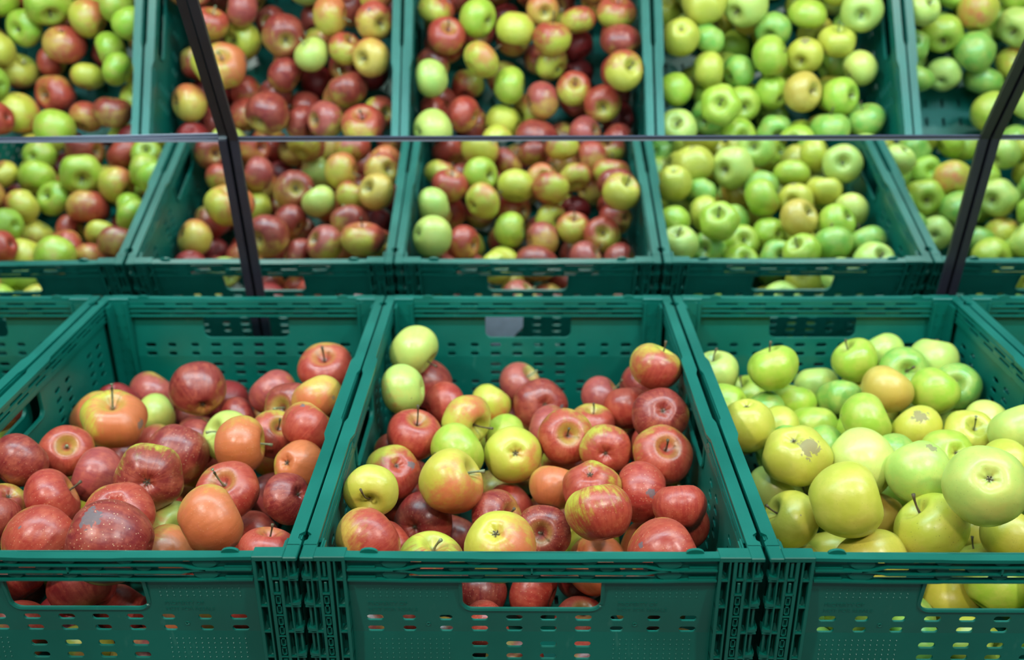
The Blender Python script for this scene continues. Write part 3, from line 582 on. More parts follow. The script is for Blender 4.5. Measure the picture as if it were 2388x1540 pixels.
(3,0.4928,0.5521,-0.0677,0.0299,-0.4632,0.6023,0.6501,2,3,0,-0.0587,-0.5688,-0.8204,0,0,0,0,0,1,0,1,"pale green apple furthest back in the right crate"),
(3,0.4951,0.4806,-0.0595,0.0317,-0.0897,-0.8986,0.4296,1,3,0,-0.0615,-0.5824,-0.8106,0,0,0,0,0,1,0,2,"darker green apple with crossed stems lying on it, right crate"),
(3,0.5508,0.521,-0.0657,0.0328,0.1925,0.3915,0.8998,2,3,0,-0.0658,-0.5733,-0.8167,0.1,0,4,0,0,1,0,1,"large pale green apple at the back right of the right crate"),
(3,0.4515,0.4173,-0.0544,0.0323,0.5857,0.2797,0.7607,5,2,0.04,0.076,-0.982,0.173,0.05,0,0,0,0,1,0,1,"peach-yellow apple amid green ones at the back of the right crate"),
(3,0.5133,0.4221,-0.0608,0.0306,0.6222,0.2733,0.7337,0,3,0,-0.0654,-0.5984,-0.7985,0.05,0,2,0,0,1,0,1,"olive green tapered apple right of the peach-yellow one, right crate"),
(3,0.559,0.4596,-0.0721,0.0306,-0.3978,-0.7526,0.5248,1,3,0,-0.0686,-0.5927,-0.8025,0,0,0,0,0,1,0,2,"green apple with a deep hollow and stem, by the right wall of the right crate"),
(3,0.3533,0.4721,-0.1037,0.0299,0.2285,0.4464,0.8651,0,3,0,-0.0447,-0.6135,-0.7884,0.1,0,0,0.5153,-0.3119,0.7982,0.04,1,"lime green apple third from the left wall, right crate"),
(3,0.4128,0.4689,-0.097,0.0292,0.1265,0.6445,0.7541,1,3,0,-0.0518,-0.6091,-0.7914,0.05,0,3,0,0,1,0,1,"smooth green apple left of the peach-yellow one, right crate"),
(3,0.3063,0.4388,-0.1011,0.0299,-0.5528,0.6742,0.4898,1,3,0,-0.0399,-0.6228,-0.7814,0,0,0,0,0,1,0,1,"mint green apple behind the yellow one at the left wall, right crate"),
(3,0.2554,0.3197,-0.0508,0.0308,0.1259,0.0013,-0.992,4,3,0,-0.0371,-0.6324,-0.7737,0.3,0,4,0,0,1,0,0,"tall yellow-green apple with dark calyx up, at the left wall of the right crate"),
(3,0.3049,0.3631,-0.0833,0.0306,0.9994,-0.0251,0.0243,4,3,0.05,-0.0419,-0.6358,-0.7707,0.05,0,0,0,0,1,0,1,"pale cream yellow apple behind the scarred one, right crate"),
(3,0.3638,0.4145,-0.1071,0.0309,0.0798,0.6191,0.7813,0,3,0,-0.0473,-0.6315,-0.7739,0.05,0,0,0,0,1,0,1,"green apple below the lime one in the middle of the right crate"),
(3,0.4038,0.3489,-0.0603,0.0329,0.8914,-0.0406,0.4513,0,2,0.07,0.7517,0.4874,-0.4443,0.2,0,0,-0.972,-0.0214,0.2341,0.06,1,"olive yellow apple with pinkish right cheek in the centre of the right crate"),
(3,0.4655,0.3435,-0.0705,0.0301,-0.5165,0.7442,0.4236,4,2,0.03,-0.0626,-0.6292,-0.7747,0.2,0,0,-0.1959,-0.4508,0.8709,0.3,1,"yellow apple with pale brown russet smear in the right crate"),
(3,0.5186,0.3221,-0.0653,0.0298,-0.0371,-0.5349,0.8441,4,3,0,-0.0697,-0.6307,-0.7729,0.3,0,3,0,0,1,0,3,"yellow-green apple with tall pinkish stem near the right wall, right crate"),
(3,0.5588,0.4323,-0.1258,0.0302,-0.7979,0.5267,-0.2931,1,3,0,-0.068,-0.6296,-0.774,0,0,0,0,0,1,0,1,"dark green apple in shade left of the tall-stemmed one, right crate"),
(3,0.3696,0.2538,-0.0618,0.0372,-0.6489,0.6953,0.3089,3,3,0,-0.0541,-0.6573,-0.7517,0.2,0,4,0,0,1,0,1,"large creamy pale yellow apple in the middle of the right crate"),
(3,0.2967,0.2561,-0.052,0.0361,0.3085,0.3166,-0.897,4,3,0,-0.0444,-0.6533,-0.7558,0.3,0,3,0.1899,-0.6664,0.721,0.36,0,"lumpy yellow apple with branching brown scars, right crate"),
(3,0.3169,0.39,-0.1335,0.0327,0.9716,0.1056,0.2117,0,3,0,-0.0416,-0.654,-0.7553,0.1,0,0,0,0,1,0,1,"yellow-green apple hidden behind the lumpy scarred one, right crate"),
(3,0.3622,0.3562,-0.1039,0.0285,-0.8652,0.4917,0.0988,1,3,0,-0.0488,-0.6475,-0.7605,0.1,0,0,0,0,1,0,1,"mint green apple between the scarred one and the creamy one, right crate"),
(3,0.4167,0.2131,-0.0486,0.0337,-0.3823,0.6946,0.6094,2,3,0,-0.0622,-0.662,-0.7469,0.3,0,4,0.1543,-0.138,0.9783,0.16,1,"pale green apple with a grey scuff, right of the creamy one, right crate"),
(3,0.4722,0.2714,-0.0638,0.0316,-0.1336,0.7086,-0.6928,0,3,0,-0.0663,-0.6484,-0.7584,0.2,0,1,0,0,1,0,0,"bright yellow-green apple with shaded dimple right of the scuffed one, right crate"),
(3,0.4172,0.2923,-0.0787,0.0298,-0.4722,0.7563,0.4528,1,3,0,-0.0584,-0.6523,-0.7557,0.1,0,0,0,0,1,0,1,"small view of a green apple behind the creamy one, right crate"),
(3,0.4389,0.1207,-0.004,0.0385,0.268,0.6587,-0.7031,2,3,0,-0.0708,-0.6679,-0.7408,0.3,0,0,0,0,1,0,0,"huge pale green apple with its hollow facing out at the right, right crate"),
(3,0.5534,0.281,-0.037,0.0339,-0.2813,0.7279,0.6253,2,3,0,-0.0762,-0.6254,-0.7766,0.1,0,0,0,0,1,0,1,"green apple at the right wall beside the tall-stemmed one, right crate"),
(3,0.5189,0.2305,-0.0511,0.0301,0.8447,0.1314,0.5189,4,3,0.05,-0.0739,-0.6528,-0.7539,0.2,0,0,0,0,1,0,1,"yellow apple behind the huge pale green one, right crate"),
(3,0.2815,0.2747,-0.116,0.0327,0.8536,0.2084,0.4774,3,3,0.03,-0.0401,-0.6832,-0.7291,0.3,0,1,0,0,1,0,1,"cream yellow apple with dent at the left wall, right crate"),
(3,0.2821,0.1993,-0.0996,0.0315,-0.8855,0.023,0.464,4,3,0,-0.0425,-0.7012,-0.7117,0.2,0,0,0.0549,-0.7249,0.6867,0.04,2,"yellow-green apple with hooked stem and small nick at the left rail, right crate"),
(3,0.3212,0.1587,-0.048,0.0385,0.9381,-0.0871,0.3352,4,3,0,-0.0511,-0.6858,-0.726,0.25,0,2,0,0,1,0,1,"big olive yellow apple resting on top at the front left of the right crate"),
(3,0.3467,0.3283,-0.1563,0.0325,-0.6612,-0.4853,0.5721,4,3,0,-0.0462,-0.6843,-0.7277,0.1,0,0,0,0,1,0,2,"yellow apple behind the big olive one, with dark stem pointing left, right crate"),
(3,0.4141,0.1565,-0.08,0.0376,-0.6518,0.234,0.7214,4,3,0,-0.0629,-0.7017,-0.7097,0.8,0,0,0,0,1,0,2,"big speckled yellow-green apple with dark stem hollow at the front, right crate"),
(3,0.4265,0.2535,-0.1673,0.0317,0.8183,-0.4438,0.3653,4,2,0.06,-0.5979,-0.4241,0.6802,0.5,0,0,0,0,1,0,2,"orange-tinted yellow apple with short dark stem at the front rim, right crate"),
(3,0.3528,0.1439,-0.1143,0.0377,-0.2086,0.815,0.5407,4,2,0.04,-0.1945,0.6788,-0.7081,0.4,0,0,0,0,1,0,1,"yellow apple at the front rim below the big olive one, right crate"),
(3,0.3894,0.2427,-0.1229,0.0319,0.3548,0.5098,0.7837,5,2,0.04,-0.3312,-0.7762,0.5365,0.1,0,0,0,0,1,0,1,"amber apple in the gap right of the big olive one, right crate"),
(3,0.5084,0.1733,-0.104,0.0326,0.6111,0.3463,0.7118,4,3,0,-0.073,-0.7047,-0.7057,0.5,0,0,0,0,1,0,1,"yellow apple at the right edge of the picture in the front row"),
(3,0.4956,0.1984,-0.1612,0.0302,-0.2712,0.532,0.8022,4,3,0,-0.0682,-0.726,-0.6843,0.3,0,0,0,0,1,0,2,"pale yellow apple at the front rim under a curved stem, right crate"),
(3,0.2972,0.1839,-0.157,0.0308,0.9326,0.0385,0.3587,4,3,0,-0.0433,-0.7361,-0.6754,0.1,0,0,0,0,1,0,1,"yellow apple peeking over the front left rim corner of the right crate"),
(3,0.34,0.2279,-0.1669,0.0321,-0.1705,0.6827,0.7105,4,3,0,-0.0477,-0.7238,-0.6884,0.1,0,0,0,0,1,0,1,"yellow apple in deep shade beneath the big olive one, right crate"),
(3,0.5139,0.2577,-0.1618,0.0328,0.1333,0.6925,0.709,4,3,0,-0.0682,-0.7048,-0.7061,0.1,0,0,0,0,1,0,1,"yellow apple in shade under the huge pale green one, right crate"),
(3,0.4431,0.1477,-0.169,0.03,0.2951,0.6717,0.6795,4,2,0.05,-0.0634,-0.7505,-0.6578,0.2,0,0,0,0,1,0,1,"yellow apple at the left of the right crate's hand hole"),
(3,0.4728,0.1193,-0.1238,0.0322,0.645,0.3739,0.6664,0,3,0,-0.07,-0.7376,-0.6716,0.2,0,0,0,0,1,0,1,"large olive green apple in the middle of the right crate's hand hole"),
(3,0.5579,0.3644,-0.0749,0.03,-0.8122,0.5136,-0.2767,3,3,0,-0.072,-0.6215,-0.7801,0.3,0,0,0,0,1,0,1,"dull cream apple behind the tall-stemmed one at the right wall, right crate"),
(2,0.0057,0.4023,-0.1655,0.0323,-0.782,0.4272,0.4539,4,2,0.3,-0.0108,-0.8464,0.5325,0.1,0.1,0,0,0,1,0,1,"yellowish apple in shade under the glossy stemmed red one, middle crate"),
(1,-0.2511,0.4315,-0.0994,0.028,0.7122,0.268,0.6488,4,0,0.6,0.9204,-0.3536,0.1665,0.2,0.3,2,0,0,1,0,1,"yellow and red apple, left crate, sixth from left, second row from mirror"),
(2,0.0427,0.3336,-0.1171,0.03,0.6954,0.6734,0.2511,4,0,0.6,0.1144,-0.9875,-0.1087,0.2,0.3,1,0,0,1,0,1,"yellow and red apple, middle crate, third from left, second row from mirror"),
(2,-0.1048,0.3487,-0.1701,0.0289,0.1912,-0.9213,-0.3385,4,0,0.6,-0.7872,0.6162,0.0224,0.2,0.3,3,0,0,1,0,1,"yellow and red apple, middle crate, first from left, second row from mirror"),
(3,0.2485,0.4038,-0.07,0.028,-0.7504,0.5014,-0.4307,0,3,0,-0.7759,-0.2086,-0.5953,0.2,0.3,2,0,0,1,0,1,"lime green apple, right crate, first from left, first row from mirror"),
(3,0.4163,0.3966,-0.103,0.0285,-0.3881,-0.7229,-0.5717,0,3,0,0.7468,0.0252,-0.6646,0.2,0.3,2,0,0,1,0,1,"lime green apple, right crate, third from left, second row from mirror"),
(3,0.3065,0.3099,-0.0764,0.028,-0.5519,0.6348,-0.5408,1,3,0,0.2954,0.3354,-0.8946,0.2,0.3,3,0,0,1,0,1,"green apple, right crate, second from left, second row from mirror"),
(3,0.3855,0.1911,-0.171,0.028,0.881,0.4131,0.2306,2,3,0,0.9307,0.1578,0.3299,0.2,0.3,0,0,0,1,0,1,"pale green apple, right crate, third from left, third row from mirror"),
(0,-0.7869,0.2912,-0.1182,0.0353,-0.1111,0.5538,-0.8252,5,0,0.9,0.5501,-0.3511,-0.7577,0.2,0.3,0,0,0,1,0,1,"red apple, reflected far left crate, fourth from left, fifth row from mirror"),
(0,-0.7402,0.253,-0.0967,0.0323,0.8405,0.4775,-0.256,4,2,0.55,0.829,-0.5394,-0.1473,0.2,0.3,2,0,0,1,0,1,"orange apple, reflected far left crate, fifth from left, sixth row from mirror"),
(0,-0.7563,0.3383,-0.1476,0.0289,0.0385,-0.9959,0.0823,4,2,0.55,-0.5338,-0.3616,-0.7644,0.2,0.3,1,0,0,1,0,1,"orange apple, reflected far left crate, fourth from left, fourth row from mirror"),
(0,-0.8148,0.3656,-0.1592,0.0353,-0.4524,0.396,0.7991,5,0,0.9,-0.0224,0.9717,-0.235,0.2,0.3,3,0,0,1,0,1,"red apple, reflected far left crate, third from left, third row from mirror"),
(0,-0.6829,0.2398,-0.0787,0.031,-0.9711,0.0761,0.2263,0,3,0.05,-0.552,0.3892,0.7374,0.2,0.3,2,0,0,1,0,1,"lime green apple, reflected far left crate, sixth from left, sixth row from mirror"),
(0,-0.8276,0.3011,-0.1633,0.028,-0.9792,-0.1467,-0.1399,4,0,0.6,-0.1747,0.489,0.8546,0.2,0.3,1,0,0,1,0,1,"yellow and red apple, reflected far left crate, third from left, fourth row from mirror"),
(0,-0.8618,0.2532,-0.127,0.0323,-0.3349,0.5618,0.7564,0,3,0.05,0.538,0.7902,-0.2936,0.2,0.3,1,0,0,1,0,1,"lime green apple, reflected far left crate, third from left, sixth row from mirror"),
(0,-0.6838,0.3522,-0.0936,0.0288,0.8939,0.3549,-0.2737,0,3,0.05,0.4195,0.8713,0.2547,0.2,0.3,1,0,0,1,0,1,"lime green apple, reflected far left crate, sixth from left, fourth row from mirror"),
(0,-0.872,0.4036,-0.1452,0.0359,-0.273,0.7476,-0.6055,4,2,0.55,0.3886,-0.0125,-0.9213,0.2,0.3,2,0,0,1,0,1,"orange apple, reflected far left crate, second from left, third row from mirror"),
(0,-0.6866,0.434,-0.0907,0.031,0.2562,-0.8591,0.4431,5,1,0.95,-0.2086,-0.9196,-0.3329,0.2,0.3,3,0,0,1,0,1,"dark red apple, reflected far left crate, fifth from left, third row from mirror"),
(0,-0.8071,0.2284,-0.0913,0.0382,0.3723,0.8981,0.2339,0,3,0.05,0.0873,0.9088,-0.408,0.2,0.3,3,0,0,1,0,1,"lime green apple, reflected far left crate, fourth from left, sixth row from mirror"),
(0,-0.7064,0.1607,-0.0953,0.0283,0.2347,0.4642,0.8541,0,3,0.05,-0.5314,-0.3565,0.7684,0.2,0.3,2,0,0,1,0,1,"lime green apple, reflected far left crate, fourth from left, seventh row from mirror"),
(0,-0.887,0.3156,-0.1658,0.0332,0.6033,-0.5085,0.6144,4,0,0.6,-0.555,0.321,-0.7674,0.2,0.3,0,0,0,1,0,1,"yellow and red apple, reflected far left crate, second from left, fourth row from mirror"),
(0,-0.8959,0.3009,-0.1076,0.0306,-0.7418,0.6258,-0.2412,4,2,0.55,-0.9644,-0.1365,-0.2263,0.2,0.3,0,0,0,1,0,1,"orange apple, reflected far left crate, third from left, fifth row from mirror"),
(0,-0.9045,0.2063,-0.1139,0.0336,0.1247,-0.9373,0.3253,0,3,0.05,0.9394,-0.3315,0.0876,0.2,0.3,0,0,0,1,0,1,"lime green apple, reflected far left crate, second from left, sixth row from mirror"),
(0,-0.9188,0.1447,-0.1061,0.0311,0.0894,-0.8407,-0.5341,0,3,0.05,0.2705,-0.0226,0.9624,0.2,0.3,0,0,0,1,0,1,"lime green apple, reflected far left crate, first from left, seventh row from mirror"),
(0,-0.9645,0.2091,-0.1035,0.0287,-0.2348,0.0581,0.9703,4,2,0.55,-0.646,-0.7627,-0.0296,0.2,0.3,1,0,0,1,0,1,"orange apple, reflected far left crate, first from left, sixth row from mirror"),
(0,-0.7613,0.1379,-0.1048,0.0328,0.7398,0.1136,-0.6632,4,0,0.6,0.072,0.8985,0.4331,0.2,0.3,1,0,0,1,0,1,"yellow and red apple, reflected far left crate, third from left, seventh row from mirror"),
(0,-0.8775,0.4374,-0.0925,0.028,-0.9528,-0.0486,-0.2997,5,0,0.9,0.3054,-0.085,0.9484,0.2,0.3,1,0,0,1,0,1,"red apple, reflected far left crate, third from left, second row from mirror"),
(0,-0.8356,0.1335,-0.1,0.0369,0.9778,0.2049,-0.0443,5,1,0.95,0.2359,0.8983,0.3706,0.2,0.3,3,0,0,1,0,1,"dark red apple, reflected far left crate, second from left, seventh row from mirror"),
(0,-0.749,0.4189,-0.1362,0.028,-0.2627,0.9541,0.1437,5,0,0.9,-0.0795,-0.8108,-0.5799,0.2,0.3,0,0,0,1,0,1,"red apple, reflected far left crate, fourth from left, third row from mirror"),
(0,-0.7048,0.3038,-0.1172,0.0298,-0.923,0.3361,0.1872,0,3,0.05,-0.1857,0.9064,0.3795,0.2,0.3,0,0,0,1,0,1,"lime green apple, reflected far left crate, fifth from left, fourth row from mirror"),
(0,-0.7863,0.4576,-0.1,0.0333,0.1478,-0.9847,-0.0927,0,3,0.05,0.2127,0.6433,0.7355,0.2,0.3,2,0,0,1,0,1,"lime green apple, reflected far left crate, fourth from left, second row from mirror"),
(0,-0.6506,0.2876,-0.0609,0.0304,-0.4555,-0.8617,0.2237,0,3,0.05,0.0284,0.9912,-0.1296,0.2,0.3,0,0,0,1,0,1,"lime green apple, reflected far left crate, sixth from left, fifth row from mirror"),
(4,0.7692,0.2544,-0.0895,0.0335,0.139,-0.9489,0.2834,4,2,0.15,-0.6103,0.4801,0.6302,0.2,0.3,2,0,0,1,0,1,"yellow flushed apple, reflected far right crate, third from left, fourth row from mirror"),
(4,0.6468,0.2845,-0.0284,0.028,0.385,-0.0165,0.9227,2,3,0,0.5298,-0.5778,-0.6208,0.2,0.3,2,0,0,1,0,1,"pale green apple, reflected far right crate, first from left, third row from mirror"),
(4,0.7122,0.2846,-0.1058,0.0338,-0.0948,0.9254,0.367,0,3,0,-0.5967,-0.7923,0.1271,0.2,0.3,3,0,0,1,0,1,"lime green apple, reflected far right crate, third from left, third row from mirror"),
(4,0.7241,0.3458,-0.1401,0.0301,0.4019,-0.8289,-0.3891,2,3,0,-0.0332,0.561,-0.8271,0.2,0.3,1,0,0,1,0,1,"pale green apple, reflected far right crate, third from left, second row from mirror"),
(4,0.7694,0.3158,-0.1114,0.0348,-0.6365,0.5085,-0.5799,1,3,0,0.2216,0.9511,0.2153,0.2,0.3,2,0,0,1,0,1,"green apple, reflected far right crate, fourth from left, second row from mirror"),
(4,0.8013,0.3476,-0.1592,0.0338,0.3734,-0.7515,0.5439,1,3,0,-0.2484,-0.9676,-0.0459,0.2,0.3,1,0,0,1,0,1,"green apple, reflected far right crate, fifth from left, second row from mirror"),
(4,0.8541,0.2036,-0.1191,0.028,0.8173,-0.0465,-0.5743,0,3,0,0.6709,0.4555,0.5851,0.2,0.3,3,0,0,1,0,1,"lime green apple, reflected far right crate, fourth from left, fourth row from mirror"),
(4,0.8004,0.4157,-0.1388,0.034,-0.2128,-0.813,-0.5419,0,3,0,0.5374,0.0635,-0.8409,0.2,0.3,0,0,0,1,0,1,"lime green apple, reflected far right crate, second from left, first row from mirror"),
(4,0.736,0.1466,-0.0944,0.0324,-0.7589,0.0889,-0.6451,1,3,0,-0.9937,0.0932,-0.0615,0.2,0.3,3,0,0,1,0,1,"green apple, reflected far right crate, second from left, fifth row from mirror"),
(4,0.8565,0.2653,-0.1208,0.035,-0.7209,0.648,0.2458,2,3,0,-0.4382,-0.1616,-0.8842,0.2,0.3,3,0,0,1,0,1,"pale green apple, reflected far right crate, fourth from left, third row from mirror"),
(4,0.9066,0.1441,-0.1022,0.0309,-0.7879,0.4793,-0.3866,2,3,0,-0.1528,0.5323,0.8327,0.2,0.3,0,0,0,1,0,1,"pale green apple, reflected far right crate, fourth from left, fifth row from mirror"),
(4,0.8659,0.3098,-0.1671,0.0319,-0.097,0.2883,-0.9526,4,2,0.15,-0.007,-0.4057,0.914,0.2,0.3,0,0,0,1,0,1,"yellow flushed apple, reflected far right crate, fifth from left, third row from mirror"),
(4,0.6584,0.3113,-0.1,0.028,0.056,-0.0769,-0.9955,1,3,0,0.3709,0.8477,-0.3792,0.2,0.3,3,0,0,1,0,1,"green apple, reflected far right crate, second from left, third row from mirror"),
(4,0.6609,0.3711,-0.1,0.028,0.3709,-0.7948,0.4804,1,3,0,0.985,0.1661,-0.0459,0.2,0.3,1,0,0,1,0,1,"green apple, reflected far right crate, first from left, second row from mirror"),
(3,0.3172,0.0752,-0.1223,0.032,0.6615,0.7239,-0.1958,4,2,0,-0.3627,-0.4887,-0.7935,0.2,0.3,0,0,0,1,0,-1,"yellow apple, right crate, second from left, fourth row from mirror"),
(1,-0.5029,0.0648,-0.1393,0.031,0.7086,-0.5193,-0.4777,5,0,0.9,0.5524,0.8197,0.1514,0.2,0.3,2,0,0,1,0,-1,"red apple, left crate, second from left, fourth row from mirror"),
(3,0.2553,0.1332,-0.1581,0.0334,0.8285,-0.5496,-0.1076,0,3,0,-0.2687,-0.5099,0.8172,0.2,0.3,2,0,0,1,0,-1,"lime green apple, right crate, first from left, third row from mirror"),
(1,-0.3352,0.055,-0.1197,0.0293,-0.1158,0.9932,0.0124,4,2,0.55,0.0083,-0.999,-0.0441,0.2,0.3,1,0,0,1,0,-1,"orange apple, left crate, second from left, fifth row from mirror"),
(2,-0.1568,0.0503,-0.1173,0.0289,-0.6175,-0.0936,-0.781,5,1,0.95,-0.8438,-0.4114,-0.3446,0.2,0.3,0,0,0,1,0,-1,"dark red apple, middle crate, first from left, fourth row from mirror"),
(3,0.2675,0.0599,-0.1577,0.0318,0.5305,-0.5067,-0.6795,1,2,0,0.1828,-0.1957,-0.9635,0.2,0.3,1,0,0,1,0,-1,"green apple, right crate, first from left, fourth row from mirror"),
(3,0.3709,0.0648,-0.1507,0.0316,-0.9064,-0.4218,0.0233,1,2,0,-0.0378,-0.9955,-0.0871,0.2,0.3,0,0,0,1,0,-1,"green apple, right crate, third from left, fourth row from mirror"),
(2,0.1141,0.0854,-0.1144,0.0308,-0.0389,-0.6523,-0.757,5,1,0.95,0.8086,0.5283,0.2591,0.2,0.3,2,0,0,1,0,-1,"dark red apple, middle crate, fifth from left, third row from mirror"),
(0,-0.6627,0.3853,-0.1495,0.034,0.2088,-0.3156,0.9256,4,0,0.6,0.0551,0.0221,-0.9982,0.2,0.3,0,0,0,1,0,-1,"yellow and red apple, reflected far left crate, sixth from left, third row from mirror"),
(3,0.4368,0.0708,-0.1605,0.0296,-0.6013,0.6339,-0.4864,4,3,0,-0.4113,-0.9025,-0.1275,0.2,0.3,3,0,0,1,0,-1,"yellow apple, right crate, fourth from left, fourth row from mirror"),
(4,0.8549,0.4116,-0.1073,0.0313,-0.8034,-0.5148,0.2991,2,3,0,-0.1512,-0.7659,-0.6249,0.2,0.3,2,0,0,1,0,-1,"pale green apple, reflected far right crate, fourth from left, first row from mirror"),
(1,-0.3115,0.0959,-0.1571,0.0315,0.1439,0.3754,-0.9156,5,0,0.9,0.9996,0.0167,0.0206,0.2,0.3,3,0,0,1,0,-1,"red apple, left crate, fifth from left, fourth row from mirror"),
(2,-0.0866,0.0617,-0.1533,0.0288,0.1545,-0.9571,0.2452,5,1,0.95,0.3404,-0.8581,-0.3846,0.2,0.3,1,0,0,1,0,-1,"dark red apple, middle crate, fourth from left, third row from mirror"),
(1,-0.4385,0.0632,-0.1597,0.0295,-0.2133,-0.8165,-0.5365,4,2,0.55,-0.0492,-0.5306,-0.8462,0.2,0.3,1,0,0,1,0,-1,"orange apple, left crate, third from left, fourth row from mirror"),
(1,-0.2606,0.0902,-0.1062,0.0286,-0.4653,0.8753,-0.1316,5,1,0.95,-0.6394,0.4111,0.6497,0.2,0.3,2,0,0,1,0,-1,"dark red apple, left crate, sixth from left, fourth row from mirror"),
(2,-0.1272,0.1023,-0.1428,0.0292,-0.3493,-0.0559,-0.9354,5,1,0.95,-0.0238,-0.7888,-0.6142,0.2,0.3,0,0,0,1,0,-1,"dark red apple, middle crate, third from left, third row from mirror"),
(3,0.4921,0.0534,-0.1302,0.0287,-0.4297,-0.437,-0.7902,0,2,0,0.9702,0.2333,0.065,0.2,0.3,3,0,0,1,0,-1,"lime green apple, right crate, fifth from left, fourth row from mirror"),
(0,-0.6554,0.2752,-0.1498,0.0303,-0.0275,0.9205,-0.3897,4,0,0.6,0.69,0.6448,0.3288,0.2,0.3,1,0,0,1,0,-1,"yellow and red apple, reflected far left crate, fifth from left, fifth row from mirror"),
(1,-0.262,0.0556,-0.1656,0.0294,-0.124,0.9818,0.144,4,2,0.55,0.5911,-0.7502,0.2965,0.2,0.3,1,0,0,1,0,-1,"orange apple, left crate, third from left, fifth row from mirror"),
(2,0.1454,0.0573,-0.1645,0.029,0.0931,-0.6781,0.729,5,1,0.95,-0.5179,0.2457,-0.8194,0.2,0.3,0,0,0,1,0,-1,"dark red apple, middle crate, fourth from left, fourth row from mirror"),
(2,-0.015,0.0572,-0.1673,0.029,-0.4502,0.7568,-0.474,5,0,0.9,0.8139,-0.1931,-0.5479,0.2,0.3,0,0,0,1,0,-1,"red apple, middle crate, second from left, fourth row from mirror"),
(4,0.8385,0.4718,-0.138,0.0294,-0.2351,-0.0808,-0.9686,1,2,0,0.4857,0.8561,-0.1765,0.2,0.3,1,0,0,1,0,-1,"green apple, reflected far right crate, third from left, first row from mirror"),
(1,-0.3794,0.0594,-0.1655,0.0311,-0.4947,-0.3761,-0.7834,5,1,0.95,0.8803,-0.0124,-0.4743,0.2,0.3,0,0,0,1,0,-1,"dark red apple, left crate, fourth from left, fourth row from mirror"),
(1,-0.4873,0.4143,-0.1396,0.0293,0.328,0.9407,-0.0869,5,0,0.9,-0.7093,-0.6536,-0.264,0.2,0.3,2,0,0,1,0,-1,"red apple, left crate, third from left, second row from mirror"),
(0,-0.6877,0.4565,-0.1631,0.0323,-0.749,-0.0452,-0.661,0,3,0.05,0.9001,0.0344,-0.4344,0.2,0.3,1,0,0,1,0,-1,"lime green apple, reflected far left crate, sixth from left, second row from mirror"),
(4,0.6532,0.2256,-0.1615,0.0316,-0.7782,-0.5074,0.3699,4,2,0,0.3088,0.8545,-0.4177,0.2,0.3,1,0,0,1,0,-1,"yellow apple, reflected far right crate, first from left, fourth row from mirror"),
(1,-0.2565,0.1518,-0.1309,0.033,0.3312,-0.8754,-0.3522,5,1,0.95,0.8991,-0.0843,-0.4296,0.2,0.3,3,0,0,1,0,-1,"dark red apple, left crate, sixth from left, third row from mirror"),
(0,-0.6541,0.5262,-0.1387,0.0287,-0.1536,0.9339,-0.3228,5,0,0.9,0.1904,-0.0619,0.9798,0.2,0.3,2,0,0,1,0,-1,"red apple, reflected far left crate, sixth from left, first row from mirror"),
(1,-0.4467,0.4619,-0.1544,0.0318,0.2906,-0.7733,0.5636,5,1,0.95,-0.3358,0.7506,-0.5691,0.2,0.3,1,0,0,1,0,-1,"dark red apple, left crate, second from left, first row from mirror"),
(4,0.662,0.3455,-0.1545,0.0302,-0.3694,0.265,-0.8907,1,2,0,-0.3054,-0.8495,-0.4303,0.2,0.3,2,0,0,1,0,-1,"green apple, reflected far right crate, second from left, second row from mirror"),
(1,-0.5551,0.0802,-0.1023,0.0294,0.5492,-0.8326,-0.0718,5,1,0.95,0.6282,0.5595,-0.5407,0.2,0.3,2,0,0,1,0,-1,"dark red apple, left crate, first from left, fourth row from mirror"),
(2,-0.0966,0.4282,-0.1596,0.0323,0.9223,-0.1473,-0.3572,5,1,0.95,-0.974,0.0179,0.2259,0.2,0.3,0,0,0,1,0,-1,"dark red apple, middle crate, second from left, first row from mirror"),
(2,0.0498,0.0493,-0.1681,0.0291,0.8774,-0.4642,-0.1214,5,0,0.9,0.9277,0.3688,0.0585,0.2,0.3,0,0,0,1,0,-1,"red apple, middle crate, third from left, fourth row from mirror"),
(3,0.2606,0.5283,-0.1021,0.0317,-0.9145,0.272,-0.2996,1,3,0,-0.6458,0.5228,-0.5564,0.2,0.3,0,0,0,1,0,-1,"green apple, right crate, second from left, first row from mirror"),
(0,-0.9564,0.2947,-0.0903,0.0321,-0.4505,0.2435,-0.8589,5,1,0.95,-0.8113,-0.4235,-0.4031,0.2,0.3,2,0,0,1,0,-1,"dark red apple, reflected far left crate, first from left, fifth row from mirror"),
(2,-0.1496,0.1416,-0.0981,0.0297,-0.529,-0.7411,0.4134,5,0,0.9,-0.7277,-0.1013,0.6784,0.2,0.3,1,0,0,1,0,-1,"red apple, middle crate, first from left, third row from mirror"),
(0,-0.7202,0.5161,-0.1357,0.0331,0.6928,0.6849,0.2257,5,1,0.95,0.3902,0.0196,-0.9205,0.2,0.3,3,0,0,1,0,-1,"dark red apple, reflected far left crate, fifth from left, first row from mirror"),
(1,-0.5387,0.4273,-0.1629,0.0302,0.9039,0.0988,-0.4162,5,1,0.95,0.0816,-0.6864,0.7226,0.2,0.3,0,0,0,1,0,-1,"dark red apple, left crate, first from left, second row from mirror"),
(3,0.3861,0.1211,-0.1663,0.0305,0.0342,-0.6593,-0.7511,1,2,0,-0.4376,0.1903,-0.8788,0.2,0.3,0,0,0,1,0,-1,"green apple, right crate, fourth from left, third row from mirror"),
(2,0.068,0.4503,-0.1614,0.0323,-0.4664,0.709,-0.5289,5,1,0.95,-0.4179,0.3911,-0.82,0.2,0.3,1,0,0,1,0,-1,"dark red apple, middle crate, fourth from left, first row from mirror"),
(0,-0.9434,0.3497,-0.1592,0.0301,0.9158,-0.1603,-0.3684,5,1,0.95,-0.9888,0.1367,0.0598,0.2,0.3,0,0,0,1,0,-1,"dark red apple, reflected far left crate, first from left, fourth row from mirror"),
